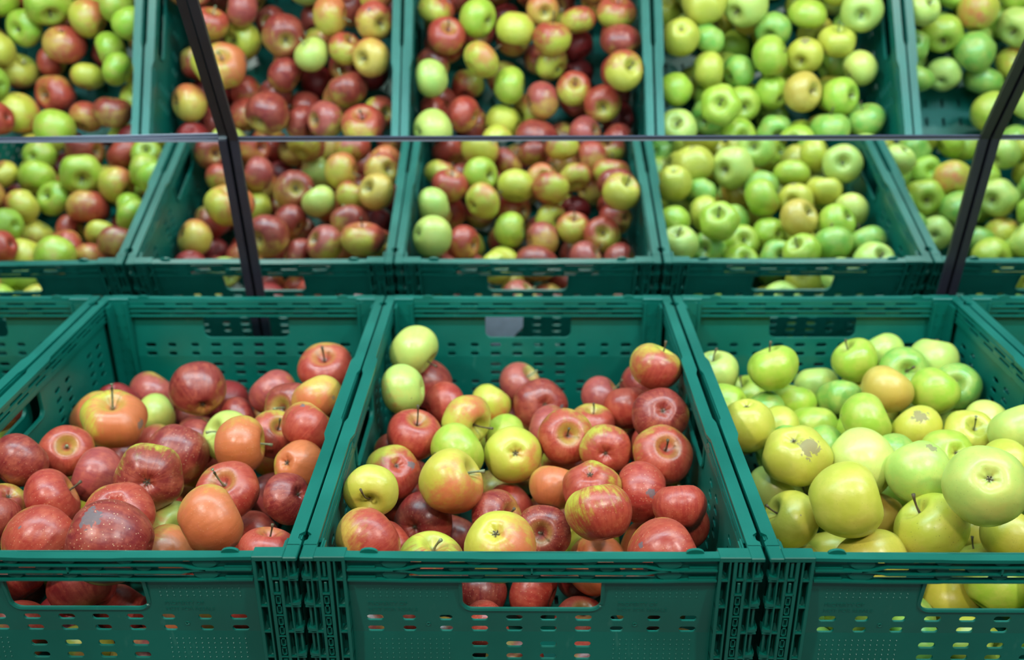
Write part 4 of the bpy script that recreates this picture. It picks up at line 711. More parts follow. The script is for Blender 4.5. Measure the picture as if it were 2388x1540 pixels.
(1,-0.2962,0.479,-0.1455,0.0339,-0.4288,-0.8652,0.2601,5,1,0.95,-0.0668,-0.1131,-0.9913,0.2,0.3,2,0,0,1,0,-1,"dark red apple, left crate, fifth from left, first row from mirror"),
(1,-0.5575,0.3286,-0.1288,0.0305,0.6434,0.1147,0.7569,5,0,0.9,0.2455,0.6401,-0.728,0.2,0.3,3,0,0,1,0,-1,"red apple, left crate, first from left, third row from mirror"),
(3,0.4686,0.4613,-0.1454,0.0316,0.7202,0.3116,0.6199,0,3,0,0.1614,-0.2966,0.9413,0.2,0.3,0,0,0,1,0,-1,"lime green apple, right crate, sixth from left, first row from mirror"),
(0,-0.7888,0.5477,-0.1228,0.0311,-0.2722,-0.3147,-0.9093,4,2,0.55,0.5333,-0.5996,-0.5967,0.2,0.3,2,0,0,1,0,-1,"orange apple, reflected far left crate, fourth from left, first row from mirror"),
(0,-0.6486,0.1839,-0.0934,0.0291,0.0486,0.4292,0.9019,5,1,0.95,-0.1381,-0.7356,0.6631,0.2,0.3,1,0,0,1,0,-1,"dark red apple, reflected far left crate, sixth from left, seventh row from mirror"),
(4,0.9287,0.2548,-0.1031,0.0285,0.0801,-0.9966,-0.0187,1,3,0,-0.602,-0.7405,-0.2988,0.2,0.3,2,0,0,1,0,-1,"green apple, reflected far right crate, fifth from left, fourth row from mirror"),
(2,-0.0419,0.3403,-0.1597,0.0293,0.7246,0.3021,0.6195,5,1,0.95,0.0962,0.4365,-0.8945,0.2,0.3,0,0,0,1,0,-1,"dark red apple, middle crate, second from left, second row from mirror"),
(2,-0.1438,0.2863,-0.1363,0.0337,-0.1823,0.9141,0.3622,5,0,0.9,0.1786,-0.5853,0.7909,0.2,0.3,0,0,0,1,0,-1,"red apple, middle crate, second from left, third row from mirror"),
(3,0.5164,0.0877,-0.0784,0.0294,0.0695,-0.8492,0.5236,0,3,0,-0.6682,0.07,0.7407,0.2,0.3,3,0,0,1,0,-1,"lime green apple, right crate, fifth from left, third row from mirror"),
(3,0.5496,0.276,-0.1092,0.0339,0.9228,0.3662,0.1202,1,3,0,-0.275,-0.4622,-0.8431,0.2,0.3,1,0,0,1,0,-1,"green apple, right crate, sixth from left, second row from mirror"),
(0,-0.9528,0.3661,-0.0938,0.0298,-0.7205,0.4868,0.4938,4,0,0.6,0.6019,0.7295,0.3248,0.2,0.3,0,0,0,1,0,-1,"yellow and red apple, reflected far left crate, first from left, third row from mirror"),
(3,0.3507,0.4381,-0.1636,0.0336,-0.1012,-0.1591,-0.9821,2,3,0,-0.751,-0.383,-0.5379,0.2,0.3,1,0,0,1,0,-1,"pale green apple, right crate, fourth from left, first row from mirror"),
(4,0.8956,0.3678,-0.1029,0.0293,0.9092,0.1705,0.3798,1,3,0,0.0005,0.9842,-0.1769,0.2,0.3,2,0,0,1,0,-1,"green apple, reflected far right crate, sixth from left, second row from mirror"),
(2,0.1316,0.1269,-0.1676,0.0301,0.3602,-0.9241,0.1275,5,1,0.95,-0.7011,0.1678,-0.6931,0.2,0.3,1,0,0,1,0,-1,"dark red apple, middle crate, sixth from left, third row from mirror"),
(2,0.156,0.3553,-0.0991,0.0292,-0.6885,-0.5793,-0.4363,5,0,0.9,-0.8373,-0.5447,0.0479,0.2,0.3,3,0,0,1,0,-1,"red apple, middle crate, sixth from left, second row from mirror"),
(1,-0.3867,0.3971,-0.1613,0.0325,-0.882,0.3396,0.3268,5,0,0.9,-0.5893,-0.5754,0.5671,0.2,0.3,0,0,0,1,0,-1,"red apple, left crate, fifth from left, second row from mirror"),
(4,0.6757,0.2171,-0.1019,0.0323,0.1764,-0.3918,-0.903,1,2,0,0.5027,-0.851,0.1523,0.2,0.3,2,0,0,1,0,-1,"green apple, reflected far right crate, second from left, fourth row from mirror"),
(3,0.3152,0.1267,-0.1653,0.0294,0.0226,0.7258,-0.6875,1,3,0,0.8644,0.2293,0.4476,0.2,0.3,2,0,0,1,0,-1,"green apple, right crate, second from left, third row from mirror"),
(0,-0.9427,0.4497,-0.0999,0.033,-0.3811,0.1885,0.9051,5,0,0.9,0.2747,-0.6023,0.7495,0.2,0.3,1,0,0,1,0,-1,"red apple, reflected far left crate, second from left, second row from mirror"),
(3,0.4311,0.4144,-0.166,0.0309,-0.9225,0.3741,0.0956,1,3,0,0.5917,0.5479,-0.5914,0.2,0.3,0,0,0,1,0,-1,"green apple, right crate, fifth from left, first row from mirror"),
(4,0.781,0.4779,-0.1666,0.0291,-0.6484,-0.76,-0.0445,4,3,0,-0.2788,0.9372,-0.2094,0.2,0.3,1,0,0,1,0,-1,"yellow apple, reflected far right crate, first from left, first row from mirror"),
(0,-0.784,0.4648,-0.1607,0.0296,0.8718,0.4668,-0.1483,5,1,0.95,0.9344,-0.3541,0.0396,0.2,0.3,1,0,0,1,0,-1,"dark red apple, reflected far left crate, fifth from left, second row from mirror"),
(1,-0.4958,0.3637,-0.1676,0.03,0.8642,-0.4681,0.1842,5,0,0.9,-0.5876,-0.8047,0.0853,0.2,0.3,2,0,0,1,0,-1,"red apple, left crate, second from left, second row from mirror"),
(3,0.2929,0.4782,-0.1582,0.0311,0.183,-0.7897,-0.5856,4,2,0,-0.3225,0.3228,-0.8898,0.2,0.3,1,0,0,1,0,-1,"yellow apple, right crate, third from left, first row from mirror"),
(2,-0.1577,0.4223,-0.1191,0.0288,-0.9132,0.1658,-0.3723,5,0,0.9,0.4344,-0.024,0.9004,0.2,0.3,1,0,0,1,0,-1,"red apple, middle crate, first from left, first row from mirror"),
(2,0.0874,0.3852,-0.1563,0.0296,0.3189,-0.6568,-0.6833,5,1,0.95,-0.4225,0.2436,-0.873,0.2,0.3,1,0,0,1,0,-1,"dark red apple, middle crate, fourth from left, second row from mirror"),
(0,-0.6866,0.1947,-0.1563,0.03,-0.2367,0.2228,0.9457,4,2,0.55,-0.7519,-0.4132,0.5138,0.2,0.3,0,0,0,1,0,-1,"orange apple, reflected far left crate, fifth from left, seventh row from mirror"),
(0,-0.8541,0.4652,-0.1673,0.0291,0.7525,-0.2836,-0.5944,4,0,0.6,0.1236,0.4148,-0.9015,0.2,0.3,0,0,0,1,0,-1,"yellow and red apple, reflected far left crate, second from left, first row from mirror"),
(1,-0.3538,0.5094,-0.1346,0.029,-0.7193,-0.6284,0.2962,5,0,0.9,-0.5594,0.5026,0.6592,0.2,0.3,0,0,0,1,0,-1,"red apple, left crate, fourth from left, first row from mirror"),
(2,0.1349,0.4781,-0.1507,0.0308,-0.7759,0.4527,-0.4393,5,1,0.95,0.4934,0.737,-0.462,0.2,0.3,1,0,0,1,0,-1,"dark red apple, middle crate, fifth from left, first row from mirror"),
(4,0.6654,0.0916,-0.1472,0.0328,0.1466,-0.3068,-0.9404,4,3,0,-0.5117,-0.6947,-0.5055,0.2,0.3,2,0,0,1,0,-1,"yellow apple, reflected far right crate, first from left, sixth row from mirror"),
(4,0.6632,0.1516,-0.1557,0.03,-0.9879,-0.1112,-0.1082,1,2,0,0.5586,-0.1815,-0.8093,0.2,0.3,1,0,0,1,0,-1,"green apple, reflected far right crate, first from left, fifth row from mirror"),
(1,-0.441,0.3729,-0.1507,0.0299,0.2703,0.3561,-0.8945,5,1,0.95,-0.6954,0.4163,0.5858,0.2,0.3,0,0,0,1,0,-1,"dark red apple, left crate, fourth from left, second row from mirror"),
(0,-0.9376,0.2603,-0.159,0.0306,0.9674,-0.2209,0.124,5,1,0.95,-0.1411,0.7881,-0.5991,0.2,0.3,0,0,0,1,0,-1,"dark red apple, reflected far left crate, second from left, fifth row from mirror"),
(4,0.9416,0.2793,-0.153,0.0304,0.9215,0.374,-0.1043,2,3,0,-0.784,0.5931,0.1832,0.2,0.3,1,0,0,1,0,-1,"pale green apple, reflected far right crate, sixth from left, third row from mirror"),
(1,-0.4568,0.2275,-0.1647,0.0286,-0.1763,0.4441,0.8785,5,1,0.95,0.5459,0.3555,0.7587,0.2,0.3,0,0,0,1,0,-1,"dark red apple, left crate, third from left, third row from mirror"),
(1,-0.5593,0.0526,-0.1604,0.0286,-0.1269,-0.9778,0.1667,4,2,0.55,-0.5872,0.809,-0.0283,0.2,0.3,3,0,0,1,0,-1,"orange apple, left crate, first from left, fifth row from mirror"),
(3,0.5559,0.1869,-0.1602,0.0297,-0.6838,-0.1057,-0.722,2,3,0,0.0355,-0.133,-0.9905,0.2,0.3,2,0,0,1,0,-1,"pale green apple, right crate, sixth from left, third row from mirror"),
(3,0.5483,0.313,-0.1672,0.031,-0.9018,0.4222,0.0923,0,3,0,-0.175,-0.9789,-0.1055,0.2,0.3,2,0,0,1,0,-1,"lime green apple, right crate, fifth from left, second row from mirror"),
(4,0.8622,0.3796,-0.1603,0.0301,0.5154,-0.5335,0.6707,1,3,0,-0.2473,-0.7756,-0.5807,0.2,0.3,3,0,0,1,0,-1,"green apple, reflected far right crate, fifth from left, first row from mirror"),
(4,0.9624,0.1248,-0.1024,0.0294,-0.2244,0.7119,0.6655,4,3,0,-0.3556,0.0453,-0.9335,0.2,0.3,3,0,0,1,0,-1,"yellow apple, reflected far right crate, fifth from left, fifth row from mirror"),
(4,0.9625,0.1878,-0.1025,0.0285,0.6404,-0.3799,0.6675,0,3,0,-0.239,0.1162,-0.9641,0.2,0.3,3,0,0,1,0,-1,"lime green apple, reflected far right crate, sixth from left, fifth row from mirror"),
(0,-0.8924,0.5087,-0.1373,0.0338,0.011,0.9738,0.2272,5,0,0.9,-0.7893,-0.1969,-0.5816,0.2,0.3,0,0,0,1,0,-1,"red apple, reflected far left crate, first from left, first row from mirror"),
(4,0.9488,0.2145,-0.1525,0.0315,0.6928,-0.4389,0.5722,1,3,0,-0.1423,0.8218,0.5516,0.2,0.3,1,0,0,1,0,-1,"green apple, reflected far right crate, sixth from left, fourth row from mirror"),
(4,0.7664,0.1539,-0.1604,0.0324,0.1495,-0.6441,-0.7502,2,3,0,0.5372,0.8272,-0.1648,0.2,0.3,2,0,0,1,0,-1,"pale green apple, reflected far right crate, third from left, fifth row from mirror"),
(1,-0.3578,0.2788,-0.1359,0.0297,-0.2087,-0.77,0.603,4,2,0.55,0.6315,0.7724,-0.0679,0.2,0.3,3,0,0,1,0,-1,"orange apple, left crate, fifth from left, third row from mirror"),
(1,-0.3895,0.4656,-0.1669,0.0288,-0.1103,0.9929,0.045,5,0,0.9,0.3803,0.7384,-0.5569,0.2,0.3,3,0,0,1,0,-1,"red apple, left crate, third from left, first row from mirror"),
(2,0.1565,0.5402,-0.1206,0.0296,-0.9658,0.2132,-0.1474,5,1,0.95,-0.3814,-0.9219,-0.0674,0.2,0.3,2,0,0,1,0,-1,"dark red apple, middle crate, sixth from left, first row from mirror"),
(3,0.2914,0.3482,-0.1678,0.0291,0.8901,0.1175,0.4404,4,2,0,-0.5851,0.3729,-0.7201,0.2,0.3,3,0,0,1,0,-1,"yellow apple, right crate, first from left, second row from mirror"),
(4,0.8695,0.0599,-0.1388,0.0334,0.6664,-0.3437,-0.6616,0,2,0,0.5471,0.3554,-0.7579,0.2,0.3,1,0,0,1,0,-1,"lime green apple, reflected far right crate, second from left, sixth row from mirror"),
(0,-0.9519,0.442,-0.1614,0.03,-0.6579,0.1647,0.7349,4,2,0.25,-0.5729,-0.4833,0.6619,0.2,0.3,1,0,0,1,0,-1,"yellow flushed apple, reflected far left crate, first from left, second row from mirror"),
(4,0.9066,0.4492,-0.1284,0.0289,0.5532,-0.5354,-0.6383,1,2,0,-0.5992,0.7969,0.0767,0.2,0.3,2,0,0,1,0,-1,"green apple, reflected far right crate, sixth from left, first row from mirror"),
(1,-0.3768,0.2231,-0.1681,0.0306,0.2089,-0.9027,-0.3762,5,1,0.95,-0.7725,-0.6331,0.0496,0.2,0.3,0,0,0,1,0,-1,"dark red apple, left crate, fourth from left, third row from mirror"),
(0,-0.6601,0.0565,-0.1589,0.0308,0.2972,0.9262,0.232,0,3,0.05,-0.6198,0.7331,-0.28,0.2,0.3,1,0,0,1,0,-1,"lime green apple, reflected far left crate, first from left, eighth row from mirror"),
(1,-0.2773,0.5477,-0.1308,0.0319,-0.7618,0.5986,0.2478,5,1,0.95,0.3861,0.634,0.6701,0.2,0.3,0,0,0,1,0,-1,"dark red apple, left crate, sixth from left, first row from mirror"),
(1,-0.553,0.272,-0.1621,0.0287,0.0952,0.1952,0.9761,5,0,0.9,0.2625,0.4067,0.875,0.2,0.3,0,0,0,1,0,-1,"red apple, left crate, second from left, third row from mirror"),
(2,0.1552,0.3711,-0.1574,0.0291,-0.3304,-0.0094,-0.9438,5,1,0.95,0.1091,0.7363,-0.6679,0.2,0.3,3,0,0,1,0,-1,"dark red apple, middle crate, fifth from left, second row from mirror"),
(2,0.0379,0.504,-0.1572,0.0305,-0.623,0.6272,-0.4674,5,1,0.95,-0.5274,0.5397,-0.6562,0.2,0.3,0,0,0,1,0,-1,"dark red apple, middle crate, third from left, first row from mirror"),
(3,0.4469,0.3358,-0.1556,0.0334,-0.3309,-0.5539,-0.764,0,2,0,0.288,0.1021,0.9522,0.2,0.3,0,0,0,1,0,-1,"lime green apple, right crate, fourth from left, second row from mirror"),
(0,-0.8483,0.5523,-0.1155,0.0292,-0.9128,-0.3008,-0.2765,0,3,0.05,0.1101,-0.6749,0.7297,0.2,0.3,0,0,0,1,0,-1,"lime green apple, reflected far left crate, third from left, first row from mirror"),
(1,-0.4794,0.541,-0.161,0.0295,-0.3436,-0.0314,0.9386,5,1,0.95,0.408,-0.233,0.8827,0.2,0.3,3,0,0,1,0,-1,"dark red apple, left crate, first from left, first row from mirror"),
(4,0.927,0.0605,-0.1651,0.0296,0.2822,0.7061,-0.6494,4,2,0,0.7505,0.6602,0.0297,0.2,0.3,2,0,0,1,0,-1,"yellow apple, reflected far right crate, third from left, sixth row from mirror"),
(2,-0.1524,0.3847,-0.1643,0.0301,0.2787,0.7409,0.6111,5,0,0.9,0.6925,-0.7129,-0.1105,0.2,0.3,1,0,0,1,0,-1,"apple buried under its neighbours in the middle crate, barely showing"),
(3,0.5428,0.4911,-0.1344,0.0319,-0.7382,0.2839,-0.6119,2,3,0,0.0258,0.1756,0.9841,0.2,0.3,3,0,0,1,0,-1,"apple buried under its neighbours in the right crate, barely showing"),
(2,-0.1163,0.163,-0.1576,0.0285,-0.7826,0.6076,0.1354,5,1,0.95,-0.0548,0.4735,-0.8791,0.2,0.3,2,0,0,1,0,-1,"apple buried under its neighbours in the middle crate, barely showing"),
(2,-0.0148,0.475,-0.1623,0.0286,-0.0307,-0.1798,-0.9832,4,2,0.55,0.8727,0.1086,-0.476,0.2,0.3,3,0,0,1,0,-1,"apple buried under its neighbours in the middle crate, barely showing"),
(3,0.5293,0.3716,-0.1556,0.0303,0.6396,-0.2714,-0.7192,4,3,0,-0.4847,-0.6305,0.6062,0.2,0.3,3,0,0,1,0,-1,"apple buried under its neighbours in the right crate, barely showing"),
(0,-0.7318,0.2856,-0.1656,0.0286,0.5974,-0.2828,-0.7504,5,1,0.95,-0.8325,0.5381,-0.1316,0.2,0.3,3,0,0,1,0,-1,"apple buried under its neighbours in the far left crate, barely showing"),
(0,-0.7488,0.2069,-0.1528,0.0338,0.3173,0.7855,-0.5313,0,3,0.05,0.9394,0.2438,-0.2409,0.2,0.3,1,0,0,1,0,-1,"apple buried under its neighbours in the far left crate, barely showing"),
(0,-0.9282,0.0755,-0.1151,0.0303,0.3464,-0.6724,0.6541,4,2,0.55,-0.6648,-0.6563,0.3568,0.2,0.3,0,0,0,1,0,-1,"apple buried under its neighbours in the far left crate, barely showing"),
(4,0.6893,0.2955,-0.1694,0.0291,0.9173,-0.148,0.3698,2,3,0,0.8685,0.0658,0.4914,0.2,0.3,1,0,0,1,0,-1,"apple buried under its neighbours in the far right crate, barely showing"),
(4,0.7197,0.0612,-0.1652,0.0296,-0.5558,-0.7993,0.2285,2,3,0,0.2367,-0.9265,-0.2925,0.2,0.3,1,0,0,1,0,-1,"apple buried under its neighbours in the far right crate, barely showing"),
(0,-0.6696,0.1303,-0.1357,0.0304,-0.176,0.7289,-0.6616,0,3,0.05,-0.8854,-0.3337,-0.3237,0.2,0.3,2,0,0,1,0,-1,"apple buried under its neighbours in the far left crate, barely showing"),
(0,-0.7004,0.0837,-0.0943,0.0288,-0.3745,0.2477,0.8935,4,2,0.25,-0.7739,0.0748,-0.6289,0.2,0.3,1,0,0,1,0,-1,"apple buried under its neighbours in the far left crate, barely showing"),
(3,0.3841,0.3753,-0.1634,0.0298,0.2858,0.8617,-0.4194,0,2,0,-0.7112,-0.0488,-0.7013,0.2,0.3,1,0,0,1,0,-1,"apple buried under its neighbours in the right crate, barely showing"),
(3,0.5179,0.4343,-0.1669,0.029,-0.3546,0.9323,-0.0712,4,3,0,0.2102,-0.9193,0.3327,0.2,0.3,0,0,0,1,0,-1,"apple buried under its neighbours in the right crate, barely showing"),
(4,0.7393,0.2475,-0.163,0.032,-0.9583,0.197,-0.2071,2,2,0,0.7591,-0.0019,0.651,0.2,0.3,0,0,0,1,0,-1,"apple buried under its neighbours in the far right crate, barely showing"),
(4,0.7991,0.2671,-0.1692,0.0295,0.5095,0.7812,-0.3606,1,3,0,0.1804,0.9236,-0.3383,0.2,0.3,1,0,0,1,0,-1,"apple buried under its neighbours in the far right crate, barely showing"),
(0,-0.8604,0.1813,-0.1562,0.034,-0.5875,-0.8074,-0.0549,5,0,0.9,0.6493,0.3693,0.6649,0.2,0.3,1,0,0,1,0,-1,"apple buried under its neighbours in the far left crate, barely showing"),
(0,-0.8011,0.2382,-0.1599,0.0291,-0.5312,-0.4793,-0.6987,5,1,0.95,-0.5142,-0.8405,-0.1708,0.2,0.3,2,0,0,1,0,-1,"apple buried under its neighbours in the far left crate, barely showing"),
(2,0.1578,0.2799,-0.1258,0.0291,-0.5744,0.2176,-0.7891,5,0,0.9,-0.8512,0.1911,-0.4889,0.2,0.3,3,0,0,1,0,-1,"apple buried under its neighbours in the middle crate, barely showing"),
(3,0.3964,0.5048,-0.1653,0.0316,0.7916,0.1973,-0.5783,4,2,0,0.025,0.3774,0.9257,0.2,0.3,1,0,0,1,0,-1,"apple buried under its neighbours in the right crate, barely showing"),
(4,0.8235,0.0927,-0.1115,0.0305,0.9159,-0.3214,0.2404,0,3,0,0.3328,0.6849,0.6482,0.2,0.3,1,0,0,1,0,-1,"apple buried under its neighbours in the far right crate, barely showing"),
(4,0.8945,0.194,-0.1652,0.0296,0.4083,0.1326,-0.9032,2,2,0,0.0937,0.9856,0.1407,0.2,0.3,0,0,0,1,0,-1,"apple buried under its neighbours in the far right crate, barely showing"),
(4,0.7132,0.1876,-0.1541,0.0299,0.7224,0.208,0.6595,2,2,0,-0.0617,-0.4715,-0.8797,0.2,0.3,0,0,0,1,0,-1,"apple buried under its neighbours in the far right crate, barely showing"),
(2,-0.0623,0.5048,-0.1666,0.0287,-0.992,0.1119,-0.0591,5,0,0.9,-0.1677,-0.202,-0.9649,0.2,0.3,2,0,0,1,0,-1,"apple buried under its neighbours in the middle crate, barely showing"),
(2,-0.1543,0.2279,-0.1667,0.0306,-0.771,-0.5642,-0.2954,5,0,0.9,0.6598,-0.502,-0.5591,0.2,0.3,3,0,0,1,0,-1,"apple buried under its neighbours in the middle crate, barely showing"),
(0,-0.8037,0.1532,-0.1563,0.029,-0.2739,0.9005,-0.3377,4,2,0.25,0.8534,-0.5108,0.1034,0.2,0.3,2,0,0,1,0,-1,"apple buried under its neighbours in the far left crate, barely showing"),
(3,0.4923,0.5251,-0.1501,0.0312,-0.7683,-0.1622,-0.6192,4,2,0,-0.4986,0.406,-0.7659,0.2,0.3,1,0,0,1,0,-1,"apple buried under its neighbours in the right crate, barely showing"),
(3,0.5559,0.1072,-0.1674,0.0292,0.052,-0.953,-0.2984,4,3,0,0.3429,-0.9082,0.2398,0.2,0.3,1,0,0,1,0,-1,"apple buried under its neighbours in the right crate, barely showing"),
(3,0.475,0.3889,-0.1225,0.0287,-0.3509,0.651,-0.6731,4,3,0,-0.7959,0.3258,-0.5103,0.2,0.3,1,0,0,1,0,-1,"apple buried under its neighbours in the right crate, barely showing"),
(3,0.5511,0.0502,-0.1675,0.0288,-0.089,0.1995,0.9758,1,3,0,-0.5456,0.4704,0.6936,0.2,0.3,0,0,0,1,0,-1,"apple buried under its neighbours in the right crate, barely showing"),
(4,0.8934,0.1303,-0.1672,0.0297,-0.4584,0.7323,-0.5036,2,3,0,-0.7403,0.4305,-0.5164,0.2,0.3,0,0,0,1,0,-1,"apple buried under its neighbours in the far right crate, barely showing"),
(4,0.6885,0.0518,-0.1032,0.0314,0.8656,-0.4994,0.0355,4,3,0,-0.9237,-0.0896,-0.3724,0.2,0.3,1,0,0,1,0,-1,"apple buried under its neighbours in the far right crate, barely showing")]
DEEP = [
(0,-0.955,0.5333,-0.1154,0.0324),
(0,-0.7714,0.0882,-0.1489,0.0326),
(0,-0.9474,0.128,-0.1558,0.0327),
(0,-0.8536,0.0789,-0.1423,0.0311),
(0,-0.9604,0.0549,-0.1671,0.0312),
(0,-0.6725,0.3281,-0.1638,0.0294),
(0,-0.8289,0.5313,-0.1632,0.0299),
(0,-0.7341,0.1496,-0.1598,0.0301),
(0,-0.9537,0.1967,-0.1644,0.0298),
(0,-0.7547,0.0615,-0.0956,0.0316),
(0,-0.7192,0.0561,-0.1665,0.0296),
(0,-0.904,0.0883,-0.1682,0.029),
(0,-0.8962,0.37,-0.0992,0.0298),
(0,-0.8165,0.0592,-0.1001,0.0324),
(0,-0.8346,0.4927,-0.1201,0.0324),
(0,-0.9549,0.5027,-0.1661,0.0298),
(0,-0.653,0.4791,-0.1113,0.0299),
(0,-0.6536,0.0512,-0.0957,0.0296),
(1,-0.4258,0.5301,-0.1361,0.0325),
(1,-0.5519,0.4995,-0.1668,0.0298),
(1,-0.5516,0.3684,-0.1687,0.0291),
(1,-0.3712,0.3413,-0.1692,0.0292),
(1,-0.3707,0.1146,-0.156,0.0296),
(1,-0.4824,0.1158,-0.1678,0.0301),
(1,-0.3264,0.5479,-0.1672,0.0309),
(1,-0.2691,0.3435,-0.1178,0.033),
(1,-0.2477,0.2037,-0.1639,0.0296),
(1,-0.5564,0.4776,-0.109,0.03),
(2,0.1038,0.5466,-0.1667,0.0294),
(2,-0.1269,0.5188,-0.1581,0.0306),
(2,-0.1532,0.4695,-0.1451,0.029),
(2,0.0713,0.247,-0.1648,0.0329),
(2,0.0871,0.292,-0.129,0.0292),
(2,-0.0403,0.2206,-0.1693,0.0292),
(2,-0.0407,0.4308,-0.1402,0.0302),
(2,0.1548,0.4241,-0.1399,0.0303),
(2,-0.0279,0.5506,-0.1693,0.029),
(2,0.0911,0.33,-0.1684,0.0294),
(3,0.4515,0.5113,-0.1125,0.0301),
(3,0.4425,0.5482,-0.1684,0.0301),
(3,0.552,0.5479,-0.1461,0.0307),
(3,0.5157,0.1467,-0.1598,0.0294),
(3,0.5518,0.0538,-0.1119,0.0292),
(3,0.2476,0.21,-0.168,0.03),
(3,0.5405,0.1249,-0.114,0.0296),
(3,0.3707,0.2767,-0.1688,0.03),
(4,0.9373,0.3651,-0.1665,0.0299),
(4,0.9553,0.3387,-0.1137,0.03),
(4,0.7909,0.5476,-0.1496,0.0316),
(4,0.9551,0.5133,-0.1572,0.0319),
(4,0.6639,0.138,-0.0989,0.0326),
(4,0.7862,0.2147,-0.1474,0.0297),
(4,0.7647,0.0875,-0.1101,0.0325),
(4,0.9199,0.071,-0.108,0.0291),
(4,0.9614,0.1571,-0.1483,0.0295),
(4,0.9537,0.4101,-0.1168,0.0312),
(4,0.9581,0.5133,-0.095,0.0291),
(4,0.8891,0.5181,-0.1658,0.0329),
(4,0.8281,0.1425,-0.1634,0.031),
(4,0.8811,0.5493,-0.1044,0.0292),
(4,0.798,0.5019,-0.111,0.0293),
(4,0.9043,0.3143,-0.1158,0.0297),
(4,0.7796,0.0682,-0.1689,0.0294),
(4,0.8946,0.4942,-0.096,0.0313),
(4,0.9577,0.4518,-0.1694,0.0292),
(4,0.7178,0.1157,-0.1423,0.029),
(4,0.8513,0.2302,-0.1695,0.0291),
(4,0.7421,0.205,-0.1068,0.0299)]

# ------------------------------------------------------------ apples
def apple_mesh(kind, seed):
    rd = random.Random(seed); nu, nv = 44, 30
    hgt, cone, lob, skew = [(.86, .07, .018, .02), (.76, .05, .03, .03), (.96, .13, .03, .02), (.86, .10, .065, .06), (1.0, .05, .025, .03)][kind]
    ph = rd.uniform(0, 6.28); sk = rd.uniform(0, 6.28)
    bm = bmesh.new(); rows = []
    for j in range(nv+1):
        t = math.pi*j/nv; row = []
        cz = math.cos(t); sr = math.sin(t)**.92 if 0 < j < nv else 0
        for i in range(nu):
            a = 2*math.pi*i/nu
            r = sr*(1 + cone*cz)*(1 + lob*math.cos(5*a+ph)*(.35+.65*(1-cz)/2) + .5*lob*math.cos(2*a+sk))
            z = hgt*cz
            rr = r
            z -= .40*math.exp(-(rr/.30)**2) if cz > 0 else -.24*math.exp(-(rr/.24)**2)*(1+.12*math.cos(5*a+ph))
            z += skew*r*math.cos(a+sk)
            row.append(Vector((r*math.cos(a), r*math.sin(a), z)))
        rows.append(row)
    vr = []
    for j, row in enumerate(rows):
        if j in (0, nv):
            c = sum(row, Vector())/nu; vr.append([bm.verts.new(c)])
        else: vr.append([bm.verts.new(p) for p in row])
    for j in range(nv):
        for i in range(nu):
            k = (i+1) % nu
            if j == 0: bm.faces.new((vr[0][0], vr[1][i], vr[1][k]))
            elif j == nv-1: bm.faces.new((vr[j][i], vr[nv][0], vr[j][k]))
            else: bm.faces.new((vr[j][i], vr[j+1][i], vr[j+1][k], vr[j][k]))
    # overall radius about one
    me = bpy.data.meshes.new('apple'); bm.to_mesh(me); bm.free()
    for p in me.polygons: p.use_smooth = True
    me.materials.append(M_apple); return me, hgt
APM = [[apple_mesh(k, k*10+s) for s in range(2)] for k in range(5)]
def stem_mesh(length, bendv, r, mat):
    bm = bmesh.new(); pts = []; rad = []
    for i in range(8):
        t = i/7; pts.append((bendv*t*t, bendv*.3*t, length*t)); rad.append(r*(1.15-.4*math.sin(min(1, t*1.2)*math.pi*.8) + (.5 if i == 7 else .15 if i == 6 else 0)))
    tube(bm, pts, rad, 8); me = bpy.data.meshes.new('stem'); bm.to_mesh(me); bm.free()
    for p in me.polygons: p.use_smooth = True
    me.materials.append(mat); return me
ST = {('long', 0): stem_mesh(.92, .12, .036, M_stem), ('long', 1): stem_mesh(.85, .22, .040, M_stemg), ('hook', 0): stem_mesh(.62, .80, .034, M_stem), ('hook', 1): stem_mesh(.62, .80, .034, M_stem), ('mid', 0): stem_mesh(.66, .16, .040, M_stem), ('mid', 1): stem_mesh(.62, -.14, .046, M_stemg), ('stub', 0): stem_mesh(.34, .06, .045, M_stem), ('stub', 1): stem_mesh(.30, -.05, .045, M_stemg)}
def calyx_mesh():
    bm = bmesh.new(); rd = random.Random(4)
    for k in range(5):
        a = 2*math.pi*k/5; L = rd.uniform(.13, .19); w = .045
        d = Vector((math.cos(a), math.sin(a), 0)); s = Vector((-d.y, d.x, 0))
        p = [d*.03-s*w, d*.03+s*w, d*L*.6+s*w*.8+Vector((0, 0, -.05)), d*L+Vector((0, 0, -.10)), d*L*.6-s*w*.8+Vector((0, 0, -.05))]
        v = [bm.verts.new(q) for q in p]; u = [bm.verts.new(q+Vector((0, 0, -.012))) for q in p]
        bm.faces.new(v[::-1]); bm.faces.new(u)
        for i in range(5): bm.faces.new((v[i], v[(i+1) % 5], u[(i+1) % 5], u[i]))
        tube(bm, [d*.05, d*.045+Vector((0, 0, -.07)), d*.02+Vector((0, 0, -.12))], .012, 5)
    bmesh.ops.create_uvsphere(bm, u_segments=8, v_segments=5, radius=.06)
    me = bpy.data.meshes.new('calyx'); bm.to_mesh(me); bm.free(); me.materials.append(M_calyx); return me
CAL = calyx_mesh()
GR = ((158, 184, 54), (122, 170, 72), (178, 198, 96), (200, 204, 104), (192, 182, 64), (206, 164, 72))      # lime, green, pale green, cream, yellow, amber
BL = ((168, 40, 42), (130, 16, 36), (204, 104, 60), (162, 58, 66))                                       # red, dark red, orange, pink
GROUPS = ('apples in the far left crate', 'red apples heaped in the left crate', 'mixed apples heaped in the middle crate', 'yellow-green apples heaped in the right crate', 'green apples in the far right crate')
rd = random.Random(5)
